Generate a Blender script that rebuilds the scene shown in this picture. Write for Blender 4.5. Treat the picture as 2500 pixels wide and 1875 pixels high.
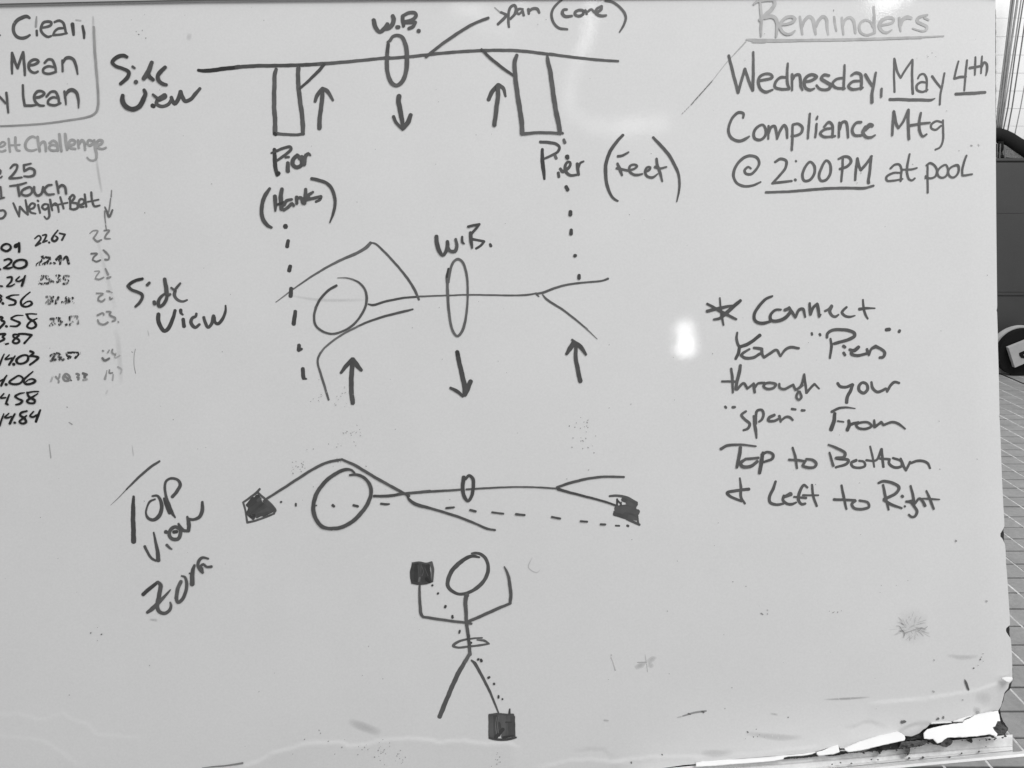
import bpy, math, random
import numpy as np
from mathutils import Vector, Matrix

for o in list(bpy.data.objects): bpy.data.objects.remove(o)
S = bpy.context.scene
COL = S.collection
rnd = random.Random(7)
R = math.radians

# ------------------------------------------------------------------ camera
CAMZ, PITCH, F, D = 1.40, R(15.6), 1880.0, 0.85      # height, tilt down, focal length in photo pixels, distance to the board
cam = bpy.data.cameras.new('camera'); camo = bpy.data.objects.new('camera', cam); COL.objects.link(camo)
camo.location = (0, 0, CAMZ); camo.rotation_euler = (R(90)-PITCH, 0, 0)
cam.sensor_width = 36.0; cam.lens = 36.0*F/2500.0
cam.clip_start = 0.02; cam.clip_end = 200
S.camera = camo
C0 = np.array([0, 0, CAMZ])
EX = np.array([1.0, 0, 0])
EY = np.array([0, math.sin(PITCH), math.cos(PITCH)])     # camera up
EZ = np.array([0, -math.cos(PITCH), math.sin(PITCH)])    # towards the photographer = normal of the leaning board

# ------------------------------------------------------------------ world, lights, exposure
w = bpy.data.worlds.new("World"); S.world = w; w.use_nodes = True
w.node_tree.nodes['Background'].inputs[0].default_value = (1, 1, 1, 1)
w.node_tree.nodes['Background'].inputs[1].default_value = .55
S.view_settings.view_transform = 'Standard'; S.view_settings.look = 'None'
S.view_settings.exposure = 0; S.view_settings.gamma = 1

def area(name, loc, target, sx, sy, radiance, spin=0.0):
    l = bpy.data.lights.new(name, 'AREA'); l.shape = 'RECTANGLE'; l.size = sx; l.size_y = sy
    l.energy = radiance*math.pi*sx*sy
    o = bpy.data.objects.new(name, l); COL.objects.link(o)
    o.location = loc
    q = (Vector(target)-Vector(loc)).to_track_quat('-Z', 'Y')
    o.rotation_euler = (q.to_matrix() @ Matrix.Rotation(spin, 3, 'Z')).to_euler()
    return o

area('overhead_key_fill', (1.7, -0.25, 4.0), (0.1, 0.9, 1.1), 1.8, 1.6, 8.5)
area('overhead_key_fill', (3.4, 3.0, 4.2), (3.4, 5.6, 1.2), 2.4, 1.2, 16.5)  # added fill, aimed to brighten the wall and floor behind the board

def board(px, py, wz=0.0):
    """a point of the leaning board: photo pixel -> plane at height wz (metres) over the board's face"""
    k = (D-wz)/F
    return C0 + EX*((px-1250)*k) + EY*(-(py-937.5)*k) - EZ*(D-wz)

def mirror_lamp(name, x0, y0, x1, y1, wpx, L, rad):
    """a lamp or an added glare strip behind the photographer, placed where the glossy board mirrors it"""
    def mp(x, y):
        return board(x, y) + (EX*((x-1250)/F) - EY*((y-937.5)/F) + EZ)*L
    a, b = mp(x0, y0), mp(x1, y1); c = (a+b)/2
    k = (D+L)/F
    ln = float(np.linalg.norm(b-a))
    ang = math.atan2(-(y1-y0), (x1-x0))
    l = bpy.data.lights.new(name, 'AREA'); l.shape = 'RECTANGLE'; l.size = max(ln, .01); l.size_y = wpx*k
    l.energy = rad*math.pi*l.size*l.size_y
    o = bpy.data.objects.new(name, l); COL.objects.link(o)
    # lamp plane parallel to the board, shining along -EZ
    X = EX*math.cos(ang) + EY*math.sin(ang); Z = EZ; Y = np.cross(Z, X)
    m = Matrix([[X[0], Y[0], Z[0], c[0]], [X[1], Y[1], Z[1], c[1]], [X[2], Y[2], Z[2], c[2]], [0, 0, 0, 1]])
    o.matrix_world = m
mirror_lamp('bare_lamp', 1672, 788, 1675, 816, 28, 3.6, 17)
mirror_lamp('bare_lamp', 1676, 824, 1678, 866, 36, 3.6, 22)
for (x0, y0, x1, y1, wp, rd) in ((1446, -60, 1443, 30, 20, 5.0), (1443, 30, 1428, 100, 22, 6.5), (1428, 100, 1408, 135, 22, 6.0), (1408, 140, 1390, 200, 26, 2.2), (1390, 200, 1386, 262, 30, 2.4),
                              (1386, 262, 1430, 305, 30, 1.8), (1430, 305, 1500, 315, 36, 2.2), (1500, 315, 1570, 306, 40, 3.2), (1570, 306, 1630, 300, 36, 2.6), (1100, 14, 1180, 28, 22, 4.2), (1262, -14, 1275, 14, 30, 4.2), (1160, 40, 1260, 70, 60, .8)):
    mirror_lamp('glare_strip', x0, y0, x1, y1, wp, 3.2, rd*.85)  # unseen strips added so the board mirrors a curved pale glare

# ------------------------------------------------------------------ materials
def lin(t):
    t = t/255.0
    return t/12.92 if t <= .04045 else ((t+.055)/1.055)**2.4

def mat(name, base, rough=.5, spec=.5, metal=0, noise=None, bump=None):
    m = bpy.data.materials.new(name); m.use_nodes = True
    nt = m.node_tree; b = nt.nodes['Principled BSDF']
    b.inputs['Base Color'].default_value = (base, base, base, 1)
    b.inputs['Roughness'].default_value = rough
    b.inputs['Specular IOR Level'].default_value = spec
    b.inputs['Metallic'].default_value = metal
    geo = nt.nodes.new('ShaderNodeNewGeometry')
    if noise:
        last = None
        for (sc, amp) in noise:
            n = nt.nodes.new('ShaderNodeTexNoise'); n.inputs['Scale'].default_value = sc; n.inputs['Detail'].default_value = 3
            nt.links.new(geo.outputs['Position'], n.inputs['Vector'])
            mr = nt.nodes.new('ShaderNodeMapRange'); mr.inputs[1].default_value = .25; mr.inputs[2].default_value = .75
            mr.inputs[3].default_value = 1-amp; mr.inputs[4].default_value = 1+amp
            nt.links.new(n.outputs['Fac'], mr.inputs[0])
            mu = nt.nodes.new('ShaderNodeMath'); mu.operation = 'MULTIPLY'
            nt.links.new(mr.outputs[0], mu.inputs[0])
            if last is None: mu.inputs[1].default_value = base
            else: nt.links.new(last, mu.inputs[1])
            last = mu.outputs[0]
        nt.links.new(last, b.inputs['Base Color'])
    if bump:
        sc, st, dist = bump
        n = nt.nodes.new('ShaderNodeTexNoise'); n.inputs['Scale'].default_value = sc; n.inputs['Detail'].default_value = 2
        nt.links.new(geo.outputs['Position'], n.inputs['Vector'])
        bp = nt.nodes.new('ShaderNodeBump'); bp.inputs['Strength'].default_value = st; bp.inputs['Distance'].default_value = dist
        nt.links.new(n.outputs['Fac'], bp.inputs['Height']); nt.links.new(bp.outputs[0], b.inputs['Normal'])
    return m

M_face = mat('glossy_white_laminate', .76, .035, .5, noise=[(3.0, .012), (14, .014), (14, .0), (420, .03), (5.5, .014)], bump=(620, .045, .0004))
M_torn = mat('torn_white_foam', .95, .6, .4, noise=[(60, .01)])
M_lip = mat('peeled_laminate', .80, .4, .4, noise=[(60, .03)])
M_core = mat('dark_hardboard_core', .055, .9, .1, noise=[(40, .35), (160, .35)], bump=(300, 1, .003))
M_corelight = mat('torn_hardboard', .115, .9, .1, noise=[(60, .3), (200, .3)], bump=(300, 1, .003))
M_alu = mat('brushed_aluminium', .80, .42, .5, metal=.0, noise=[(25, .06), (260, .08)])
M_alulip = mat('bright_aluminium_lip', .86, .35, .6, metal=.0, noise=[(40, .06), (300, .06)])
M_rubber = mat('dark_gasket', .30, .7)
M_frame = mat('grey_frame', .55, .45, .4, noise=[(30, .04)])
M_tile = mat('grey_floor_tile', .25, .5, .4, noise=[(9, .10), (70, .12), (420, .10)], bump=(120, .3, .003))
M_grout = mat('shaded_joint', .12, .9, .1, noise=[(40, .30)])  # dark tone stands in for shade in the joints across the floor
M_grouty = mat('pale_grout', .50, .9, .1, noise=[(14, .25), (90, .35)])
M_wall = mat('white_painted_block', .70, .5, .4, noise=[(5, .02), (120, .02)])
M_mortar = mat('painted_mortar', .72, .7, .2)
M_cable = mat('grey_cable', .22, .6, .3, noise=[(30, .15)])
M_cabledark = mat('dark_grey_cable', .10, .6, .3, noise=[(30, .15)])
M_cablepale = mat('pale_grey_cable', .40, .6, .3, noise=[(30, .1)])
M_black = mat('black_foam', .006, .8, .2, noise=[(200, .3)])
M_fabric = mat('grey_speckled_fabric', .13, .9, .1, noise=[(260, .9), (90, .2)])
M_cab = mat('dark_grey_cabinet', .052, .45, .4, noise=[(4, .08), (160, .08)])
M_rim = mat('pale_plastic_rim', .42, .5, .4, noise=[(12, .2)])
M_plate = mat('pale_plastic_plate', .40, .45, .4, noise=[(14, .12)])
M_white = mat('white_sheet', .78, .6)

def ink_material():
    m = bpy.data.materials.new('marker_ink'); m.use_nodes = True
    nt = m.node_tree; b = nt.nodes['Principled BSDF']; out = nt.nodes['Material Output']
    b.inputs['Roughness'].default_value = .42; b.inputs['Specular IOR Level'].default_value = .25
    at = nt.nodes.new('ShaderNodeAttribute'); at.attribute_name = 'ink'      # r tone, g cover, b dryness
    sp = nt.nodes.new('ShaderNodeSeparateColor'); nt.links.new(at.outputs['Color'], sp.inputs[0])
    geo = nt.nodes.new('ShaderNodeNewGeometry')
    n = nt.nodes.new('ShaderNodeTexNoise'); n.inputs['Scale'].default_value = 90; n.inputs['Detail'].default_value = 3
    nt.links.new(geo.outputs['Position'], n.inputs['Vector'])
    mr = nt.nodes.new('ShaderNodeMapRange'); mr.inputs[1].default_value = .3; mr.inputs[2].default_value = .7
    mr.inputs[3].default_value = .86; mr.inputs[4].default_value = 1.14; nt.links.new(n.outputs['Fac'], mr.inputs[0])
    mu = nt.nodes.new('ShaderNodeMath'); mu.operation = 'MULTIPLY'
    nt.links.new(sp.outputs[0], mu.inputs[0]); nt.links.new(mr.outputs[0], mu.inputs[1])
    nt.links.new(mu.outputs[0], b.inputs['Base Color'])
    # dry streaks: stretched noise compared with the dryness
    mp = nt.nodes.new('ShaderNodeMapping'); mp.inputs['Scale'].default_value = (700, 60, 240)
    mp.inputs['Rotation'].default_value = (0, R(14), 0)
    nt.links.new(geo.outputs['Position'], mp.inputs['Vector'])
    n2 = nt.nodes.new('ShaderNodeTexNoise'); n2.inputs['Scale'].default_value = 1.0; n2.inputs['Detail'].default_value = 2
    nt.links.new(mp.outputs[0], n2.inputs['Vector'])
    m2 = nt.nodes.new('ShaderNodeMapRange'); m2.inputs[1].default_value = .3; m2.inputs[2].default_value = .7
    nt.links.new(n2.outputs['Fac'], m2.inputs[0])
    sub = nt.nodes.new('ShaderNodeMath'); sub.operation = 'SUBTRACT'
    nt.links.new(m2.outputs[0], sub.inputs[0]); nt.links.new(sp.outputs[2], sub.inputs[1])
    st = nt.nodes.new('ShaderNodeMath'); st.operation = 'MULTIPLY_ADD'; st.use_clamp = True
    nt.links.new(sub.outputs[0], st.inputs[0]); st.inputs[1].default_value = 8; st.inputs[2].default_value = 1.0
    al = nt.nodes.new('ShaderNodeMath'); al.operation = 'MULTIPLY'
    nt.links.new(st.outputs[0], al.inputs[0]); nt.links.new(sp.outputs[1], al.inputs[1])
    nt.links.new(al.outputs[0], b.inputs['Alpha'])
    return m
M_ink = ink_material()

# ------------------------------------------------------------------ object helpers
def link(name, me, parent=None, m=None, loc=None, **props):
    o = bpy.data.objects.new(name, me); COL.objects.link(o)
    if m is not None and me is not None: me.materials.append(m)
    if loc is not None: o.location = loc
    if parent is not None: o.parent = parent
    for k, v in props.items(): o[k] = v
    return o
def thing(name, label, cat, loc, group=None):
    o = bpy.data.objects.new(name, None); COL.objects.link(o); o.location = loc; o.empty_display_size = .1
    o['label'] = label; o['category'] = cat
    if group: o['group'] = group
    return o
def mesh(name, V, Fc, smooth=False):
    me = bpy.data.meshes.new(name); me.from_pydata([tuple(map(float, v)) for v in V], [], Fc); me.update()
    if smooth:
        for p in me.polygons: p.use_smooth = True
    return me
def box(name, x0, x1, y0, y1, z0, z1, bev=0):
    import bmesh
    bm = bmesh.new(); bmesh.ops.create_cube(bm, size=1)
    for v in bm.verts: v.co = Vector(((x0+x1)/2+v.co.x*(x1-x0), (y0+y1)/2+v.co.y*(y1-y0), (z0+z1)/2+v.co.z*(z1-z0)))
    if bev: bmesh.ops.bevel(bm, geom=bm.edges[:], offset=bev, segments=2, affect='EDGES')
    me = bpy.data.meshes.new(name); bm.to_mesh(me); bm.free(); return me
def tube(name, pts, rad, n=10, origin=(0, 0, 0)):
    V, Fc = [], []
    pts = [Vector(p) for p in pts]
    for i, p in enumerate(pts):
        t = (pts[min(i+1, len(pts)-1)]-pts[max(i-1, 0)]).normalized()
        a = Vector((1, 0, 0)) if abs(t.x) < .8 else Vector((0, 1, 0))
        u = t.cross(a).normalized(); v = t.cross(u)
        r = rad[i] if isinstance(rad, (list, tuple)) else rad
        for k in range(n):
            an = 2*math.pi*k/n
            V.append(p+u*math.cos(an)*r+v*math.sin(an)*r-Vector(origin))
    for i in range(len(pts)-1):
        for k in range(n):
            Fc.append((i*n+k, i*n+(k+1) % n, (i+1)*n+(k+1) % n, (i+1)*n+k))
    Fc.append(tuple(range(n))); Fc.append(tuple(range((len(pts)-1)*n, len(pts)*n)))
    return mesh(name, V, Fc, True)

# ------------------------------------------------------------------ setting: floor and wall
def on_floor(px, py, z=0.0):
    d = EX*((px-1250)/F) - EY*((py-937.5)/F) - EZ
    t = (z-CAMZ)/d[2]; return C0+d*t
def at_y(px, py, Y):
    d = EX*((px-1250)/F) - EY*((py-937.5)/F) - EZ
    return C0+d*(Y/d[1])

WALLY = 6.0
fl = link('floor', mesh('floor', [(-8, -3, 0), (9, -3, 0), (9, WALLY, 0), (-8, WALLY, 0)], [(0, 1, 2, 3)]), m=M_grout, kind='structure')
TX, TY, G = .1135, .0994, .005          # tile pitch across and in depth, joint
VX = (1220-1250)/F                     # the joints run this way
tile_me = box('tile', -TX/2+G/2, TX/2-G/2, -TY/2+G/2, TY/2-G/2, 0, .006, .0012); tile_me.materials.append(M_tile)
cells = []
for i in range(-62, 78):
    for j in range(-25, 62):
        cx = i*TX+.0813; cy = j*TY+.0037
        if cy+TY > WALLY-.02 or cy < -2.5: continue
        cells.append((cx, cy))
def vis(cx, cy):
    v = np.array([cx, cy, 0])-C0; z = -(v@EZ)
    if z < .1: return None
    return 1250+F*(v@EX)/z, 937.5-F*(v@EY)/z
near, far = [], []
for c in cells:
    q = vis(*c)
    ok = q and 2380 < q[0] < 2640 and 880 < q[1] < 1960 or (q and 2080 < q[0] < 2640 and 1840 < q[1] < 1960)
    (near if ok else far).append(c)
near.sort(key=lambda c: c[1]); far += near[300:]; near = near[:300]
def jit():
    return rnd.uniform(-.0006, .0006)
for (cx, cy) in near:
    o = bpy.data.objects.new('tile', tile_me); COL.objects.link(o); o.parent = fl
    o.location = (cx, cy, .0008+jit()); o.rotation_euler = (rnd.uniform(-.004, .004), rnd.uniform(-.004, .004), rnd.uniform(-.004, .004))
V, Fc = [], []
for (cx, cy) in far:
    b = len(V); a, d_, h = TX/2-G/2, TY/2-G/2, .0065+jit()
    for (sx, sy, sz) in ((-1, -1, 0), (1, -1, 0), (1, 1, 0), (-1, 1, 0), (-1, -1, h), (1, -1, h), (1, 1, h), (-1, 1, h)):
        V.append((cx+sx*a, cy+sy*d_, sz if sz else -.001))
    Fc += [(b+4, b+5, b+6, b+7), (b, b+1, b+5, b+4), (b+1, b+2, b+6, b+5), (b+2, b+3, b+7, b+6), (b+3, b, b+4, b+7)]
link('tile_field', mesh('tile_field', V, Fc), fl, M_tile, kind='stuff')

wl = link('wall', box('wall', -8, 9, WALLY+.002, WALLY+.2, 0, 4.5), m=M_mortar, kind='structure')
CH, CW = .122, .40
block_me = box('block', -CW/2+.0012, CW/2-.0012, -.0015, .014, -CH/2+.0016, CH/2-.0016, .001); block_me.materials.append(M_wall)
z0 = 1.826-CH*14.0
V, Fc = [], []
for r in range(0, 24):
    for c in range(-21, 24):
        cx = c*CW+(CW/2 if r % 2 else 0); cz = z0+CH*(r+.5)
        if cz > 4.4 or cz < .05: continue
        if 2.9 < cx < 5.4 and cz > 1.35:
            o = bpy.data.objects.new('block', block_me); COL.objects.link(o); o.parent = wl
            o.location = (cx, WALLY+rnd.uniform(-.0006, .0006), cz)
        else:
            b = len(V); a, h = CW/2-.0012, CH/2-.0016
            for (sx, sy, sz) in ((-a, -.0015, -h), (a, -.0015, -h), (a, -.0015, h), (-a, -.0015, h), (-a, .013, -h), (a, .013, -h), (a, .013, h), (-a, .013, h)):
                V.append((cx+sx, WALLY+sy, cz+sz))
            Fc += [(b, b+1, b+2, b+3), (b, b+4, b+5, b+1), (b+1, b+5, b+6, b+2), (b+2, b+6, b+7, b+3), (b+3, b+7, b+4, b)]
link('block_courses', mesh('block_courses', V, Fc), wl, M_wall, kind='stuff')

V, Fc = [], []
for i in range(-62, 79):
    x = i*TX+.0813-TX/2
    for j in range(-12, 30):
        y0, y1 = j*.2, j*.2+.2
        b = len(V); V += [(x-G*.7, y0, .0062), (x+G*.7, y0, .0062), (x+G*.7, y1, .0062), (x-G*.7, y1, .0062)]
        wj = rnd.uniform(-.0008, .0008)
        for q in range(4): V[b+q] = (V[b+q][0], V[b+q][1], .0062+wj)
        Fc.append((b, b+1, b+2, b+3))
link('grout_line', mesh('grout_line', V, Fc), fl, M_grouty, kind='stuff')
# ------------------------------------------------------------------ things behind the board's right edge
cabY = 5.45
tl = at_y(2437, 386, cabY); xL = tl[0]-.22; top = tl[2]
base = Vector((xL+.5, cabY+.2, 0))
cb = thing('cabinet', 'dark grey cabinet standing against the white wall behind the right edge of the board', 'cabinet', base)
def rel(me, b=base):
    for v in me.vertices: v.co -= b
    return me
link('cabinet_body', rel(box('cabinet_body', xL, xL+1.1, cabY+.012, cabY+.42, .05, top-.022, .006)), cb, M_cab)
link('cabinet_top', rel(box('cabinet_top', xL-.012, xL+1.112, cabY, cabY+.43, top-.021, top, .005)), cb, M_cab)
zs = at_y(2470, 717, cabY)[2]; zm = at_y(2470, 521, cabY)[2]
link('door', rel(box('door', xL+.01, xL+1.09, cabY-.004, cabY+.010, zm+.0006, top-.03, .001)), cb, M_cab)
link('door', rel(box('door', xL+.01, xL+1.09, cabY-.004, cabY+.010, zs+.012, zm-.0006, .001)), cb, M_cab)
link('ledge', rel(box('ledge', xL+.004, xL+1.096, cabY-.009, cabY+.010, zs-.012, zs+.010, .004)), cb, M_cab)
link('plinth', rel(box('plinth', xL+.02, xL+1.08, cabY+.02, cabY+.4, 0, .049)), cb, M_black)
link('panel', rel(box('panel', xL+.01, xL+1.09, cabY, cabY+.010, .06, zs-.013, .001)), cb, M_cab)

# black padded bar sweeping down to the right over the cabinet, with a speckled cushion below it
bY = 5.55
arc_top = [(2395, 318), (2420, 313), (2436, 312), (2446, 315), (2460, 322), (2478, 334), (2500, 346), (2530, 366), (2560, 392)]
arc_bot = [(2395, 352), (2420, 348), (2436, 347), (2446, 351), (2460, 361), (2478, 374), (2500, 388), (2530, 410), (2560, 440)]
pp, rr = [], []
for a, b in zip(arc_top, arc_bot):
    p, q = at_y(*a, bY), at_y(*b, bY); pp.append(Vector((p+q)/2)); rr.append(float(np.linalg.norm(p-q))/2)
b0 = Vector((pp[2].x, bY, top))
pad = thing('exercise_seat', 'black foam bar and grey speckled cushion resting on the dark cabinet', 'seat', b0)
link('padded_bar', tube('padded_bar', pp, rr, 16, b0), pad, M_black)
cush = [(2446, 352), (2458, 358), (2476, 370), (2500, 384), (2540, 398), (2540, 386.5), (2455, 386.5), (2449, 378), (2445, 368)]
def slab(name, poly, Yf, th, b):
    fr = [at_y(x, y, Yf)-np.array(b) for (x, y) in poly]; n = len(fr)
    bk = [p+np.array([0, th, 0]) for p in fr]
    Fc = [tuple(range(n))[::-1], tuple(range(n, 2*n))]+[(i, (i+1) % n, n+(i+1) % n, n+i) for i in range(n)]
    return mesh(name, fr+bk, Fc)
cush = [(2444, 350), (2458, 356), (2476, 368), (2500, 380), (2540, 400), (2540, 392), (2500, 389), (2470, 387), (2455, 384), (2449, 377)]
link('cushion', slab('cushion', cush, bY-.03, .12, b0), pad, M_fabric)
for (xa, wv) in ((2439.5, 2.2), (2446.5, 4.2)):
    link('strap', slab('strap', [(xa-wv, 345), (xa+wv, 345), (xa+wv*.9, 366), (xa, 371), (xa-wv*.9, 366)], bY-.07, .01, b0), pad, M_black)

cab_lines = [
 ([(2477, -60), (2469.5, 0), (2455.4, 120), (2437.5, 260), (2433.5, 318)], 4.6, M_cable, 'leftmost and palest of the grey cables hanging in front of the white wall'),
 ([(2482, -60), (2475, 0), (2460.6, 120), (2443.5, 260), (2438, 318)], 5.0, M_cable, 'second grey cable from the left hanging in front of the white wall'),
 ([(2492, -60), (2484, 0), (2466.8, 120), (2449.0, 260), (2442, 318)], 4.8, M_cable, 'third grey cable from the left, the thickest, in front of the white wall'),
 ([(2501, -60), (2493, 0), (2475.6, 120), (2453.4, 260), (2444.6, 318)], 3.0, M_cable, 'thin fourth grey cable from the left in front of the white wall'),
 ([(2507, -60), (2499, 0), (2480.0, 120), (2461.3, 260), (2449, 320)], 3.0, M_cabledark, 'fifth cable from the left, thin and darkest, in front of the white wall'),
 ([(2520, -60), (2510, 0), (2492.6, 120), (2471.3, 260), (2459, 326)], 3.0, M_cabledark, 'sixth cable from the left, reaching farthest right at the black bar'),
 ([(2529, -60), (2519, 0), (2500.5, 120), (2480, 260), (2464, 330)], 2.0, M_cable, 'thin last grey cable at the right edge of the photo'),
]
cab_lines[-1] = ([(2546, -60), (2536, 0), (2503, 200), (2492, 260), (2476, 336)], 2.4, M_cable, 'thin last grey cable at the right edge of the photo')
for i, (pts, wp, m_, lb) in enumerate(cab_lines):
    Yc = 5.72-.012*i
    P = []
    for a in range(len(pts)-1):
        for s in range(4):
            t = s/4; P.append(at_y(pts[a][0]*(1-t)+pts[a+1][0]*t, pts[a][1]*(1-t)+pts[a+1][1]*t, Yc))
    P.append(at_y(*pts[-1], Yc))
    o0 = Vector(P[-1])
    me = tube('hanging_cable', P, wp*Yc/F/2*.98, 8, o0)
    link('hanging_cable', me, m=m_, loc=o0, label=lb, category='cable', group='grey cables hanging in front of the white wall')
pale = [([(2435.5, 350), (2434, 387)], 1.8, 'leftmost of three pale cords hanging below the black bar'),
        ([(2442.5, 351), (2440.5, 387)], 2.6, 'middle pale cord below the black bar'),
        ([(2452.5, 356), (2453.5, 387)], 3.4, 'rightmost and thickest pale cord below the black bar')]
for (pts, wp, lb) in pale:
    P = [at_y(*pts[0], bY-.09), at_y(*pts[1], bY-.09)]
    link('pale_cord', tube('pale_cord', P, wp*5.3/F/2, 8, P[1]), m=M_cablepale, loc=P[1], label=lb, category='cord', group='pale cords below the black bar')

# black wheel with a pale rim and a pale square plate, and the thin cable on the floor
wc = at_y(2494, 861, 5.22); wb = Vector((wc[0], wc[1], 0))
wh = thing('wheel', 'black round wheel with pale rim and pale square plate below the dark cabinet', 'wheel', wb)
def disc(name, px, py, rpx, Y, th, n=64, rin=0):
    c = at_y(px, py, Y)-np.array(wb); r = rpx*Y/F
    V, Fc = [], []
    for s in (0, 1):
        for k in range(n):
            a = 2*math.pi*k/n; V.append(c+np.array([math.cos(a)*r, s*th, math.sin(a)*r]))
    for k in range(n): Fc.append((k, (k+1) % n, n+(k+1) % n, n+k))
    if rin:
        for s in (0, 1):
            for k in range(n):
                a = 2*math.pi*k/n; V.append(c+np.array([math.cos(a)*rin*Y/F, s*th, math.sin(a)*rin*Y/F]))
        for k in range(n):
            Fc += [(k, 2*n+k, 2*n+(k+1) % n, (k+1) % n), (n+k, n+(k+1) % n, 3*n+(k+1) % n, 3*n+k), (2*n+k, 3*n+k, 3*n+(k+1) % n, 2*n+(k+1) % n)]
    else:
        Fc += [tuple(range(n)), tuple(range(n, 2*n))]
    return mesh(name, V, Fc)
link('rim', disc('rim', 2489, 868, 74, 5.27, .05, rin=50), wh, M_rim)
link('tyre', disc('tyre', 2497, 861, 60, 5.20, .045), wh, M_black)
pl = [(2462.5, 849), (2530, 822), (2546, 868), (2478, 897.5)]
def slabw(name, poly, Yf, th):
    fr = [at_y(x, y, Yf)-np.array(wb) for (x, y) in poly]; n = len(fr); bk = [p+np.array([0, th, 0]) for p in fr]
    return mesh(name, fr+bk, [tuple(range(n))[::-1], tuple(range(n, 2*n))]+[(i, (i+1) % n, n+(i+1) % n, n+i) for i in range(n)])
plo = link('plate', slabw('plate', pl, 5.16, .03), wh, M_plate)
link('plate_emblem', slabw('plate_emblem', [(2488.5, 862), (2497, 858), (2512, 853), (2515, 860), (2498, 866), (2503, 870), (2514, 868), (2512, 876), (2494, 874), (2489, 868)], 5.157, .004), plo, M_black)
P = [on_floor(2380, 890, .006), on_floor(2410, 901, .006), on_floor(2438, 912, .006), on_floor(2470, 925, .006), on_floor(2500, 938, .006), on_floor(2600, 982, .006)]
link('floor_cable', tube('floor_cable', P, .006, 8, P[2]), m=M_black, loc=P[2], label='thin black cable lying on the grey tiles below the wheel', category='cable')

# ------------------------------------------------------------------ the whiteboard
foot = Vector((float(board(1250, 1900)[0]), float(board(1250, 1900)[1])+.05, 0))
wbd = thing('whiteboard', 'large leaning whiteboard covered in handwriting and stick figure sketches, torn at its lower right corner', 'whiteboard', foot)
FT = np.array(foot)

RE = [(-40, 2431), (0, 2430.5), (40, 2430.4), (120, 2430), (260, 2430.5), (312, 2431.5), (380, 2431.2), (500, 2432), (580, 2432.7), (700, 2434), (745, 2434.6), (753, 2434.4), (757, 2432.6), (762, 2434.2), (800, 2435.6),
      (850, 2436.5), (900, 2438), (950, 2439.2), (1012, 2440.3), (1015, 2438.6), (1020, 2440.4), (1060, 2442.4), (1100, 2443.8), (1150, 2445.6), (1200, 2447.8), (1250, 2450.5), (1270, 2451.9), (1285, 2452), (1292, 2449),
      (1303, 2442.3), (1310, 2442.5), (1316, 2448), (1330, 2453.7), (1350, 2455.5), (1375, 2456), (1400, 2458.4), (1430, 2460.4), (1470, 2463), (1500, 2465), (1526, 2465.8), (1533, 2457), (1540, 2455.7), (1549, 2460.4),
      (1558, 2467.2), (1575, 2469), (1600, 2470.6), (1625, 2471.4), (1655, 2472), (1663, 2471.4), (1668, 2464), (1680, 2461.7), (1690, 2452.6), (1705, 2449), (1725, 2443.6), (1733, 2438), (2000, 2436)]
BE = [(-200, 1960), (1100, 1925), (1500, 1890), (1621, 1875), (1668, 1868), (1744, 1861.7), (1800, 1852.5), (1890, 1845.3), (1948, 1840.8), (1990, 1836), (2046, 1818), (2050, 1827), (2075, 1827), (2078, 1818), (2134, 1809),
      (2187, 1788), (2201, 1792), (2208, 1796.5), (2226, 1798), (2244.7, 1790), (2253.7, 1781), (2261, 1777.5), (2270, 1768.5), (2313, 1765), (2324, 1761), (2351, 1758.5), (2371, 1750), (2382, 1745), (2416, 1737), (2436, 1734), (2500, 1733)]
RS = [(0, 2430.5), (740, 2434), (1000, 2440), (1260, 2451), (1400, 2458), (1500, 2465), (1650, 2472), (1700, 2456), (1735, 2440)]
def itp(tab, v): return np.interp(v, [a for a, _ in tab], [b for _, b in tab])
def hnoise(v, seed, sc):
    # smooth 1-D value noise
    r = np.random.RandomState(seed).rand(4096)*2-1
    q = np.asarray(v)/sc+100; i = np.floor(q).astype(int); f = q-i; f = f*f*(3-2*f)
    return r[i % 4096]*(1-f)+r[(i+1) % 4096]*f
CREASE = [([(590, 1868), (632, 1858.5), (663, 1836.4), (704, 1826.9), (742, 1814), (834, 1811), (853, 1820.6), (900, 1814), (922, 1806), (1005, 1801.6), (1043, 1804.7), (1074, 1811), (1131, 1806.3), (1185, 1814), (1245, 1812.6), (1262, 1822)], .0008, 60),
          ([(-40, 1744), (45, 1741), (95, 1757), (155, 1741), (177, 1757), (215, 1767), (237, 1792), (348, 1801)], .0003, 60),
          ([(-40, 1798), (32, 1798), (108, 1808), (142, 1830), (190, 1866)], .00025, 50),
          ([(1500, 1858), (1600, 1845), (1700, 1846), (1760, 1842), (1850, 1838), (1990, 1822)], .0009, 40),
          ([(2130, 1715), (2250, 1706), (2380, 1685), (2440, 1665), (2474, 1655)], .0010, 45),
          ([(1320, 1872), (1390, 1856), (1440, 1852), (1530, 1862)], .0006, 30),
          ([(1410, 1832), (1440, 1828), (1475, 1830), (1487, 1842)], -.0005, 26),
          ([(2068, 1776), (2089, 1773), (2107, 1764), (2124, 1761), (2136, 1763.5), (2153, 1771)], -.0009, 22),
          ([(2196, 1856-70), (2225, 1770), (2260, 1764), (2276, 1766)], -.0012, 20)]
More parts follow.
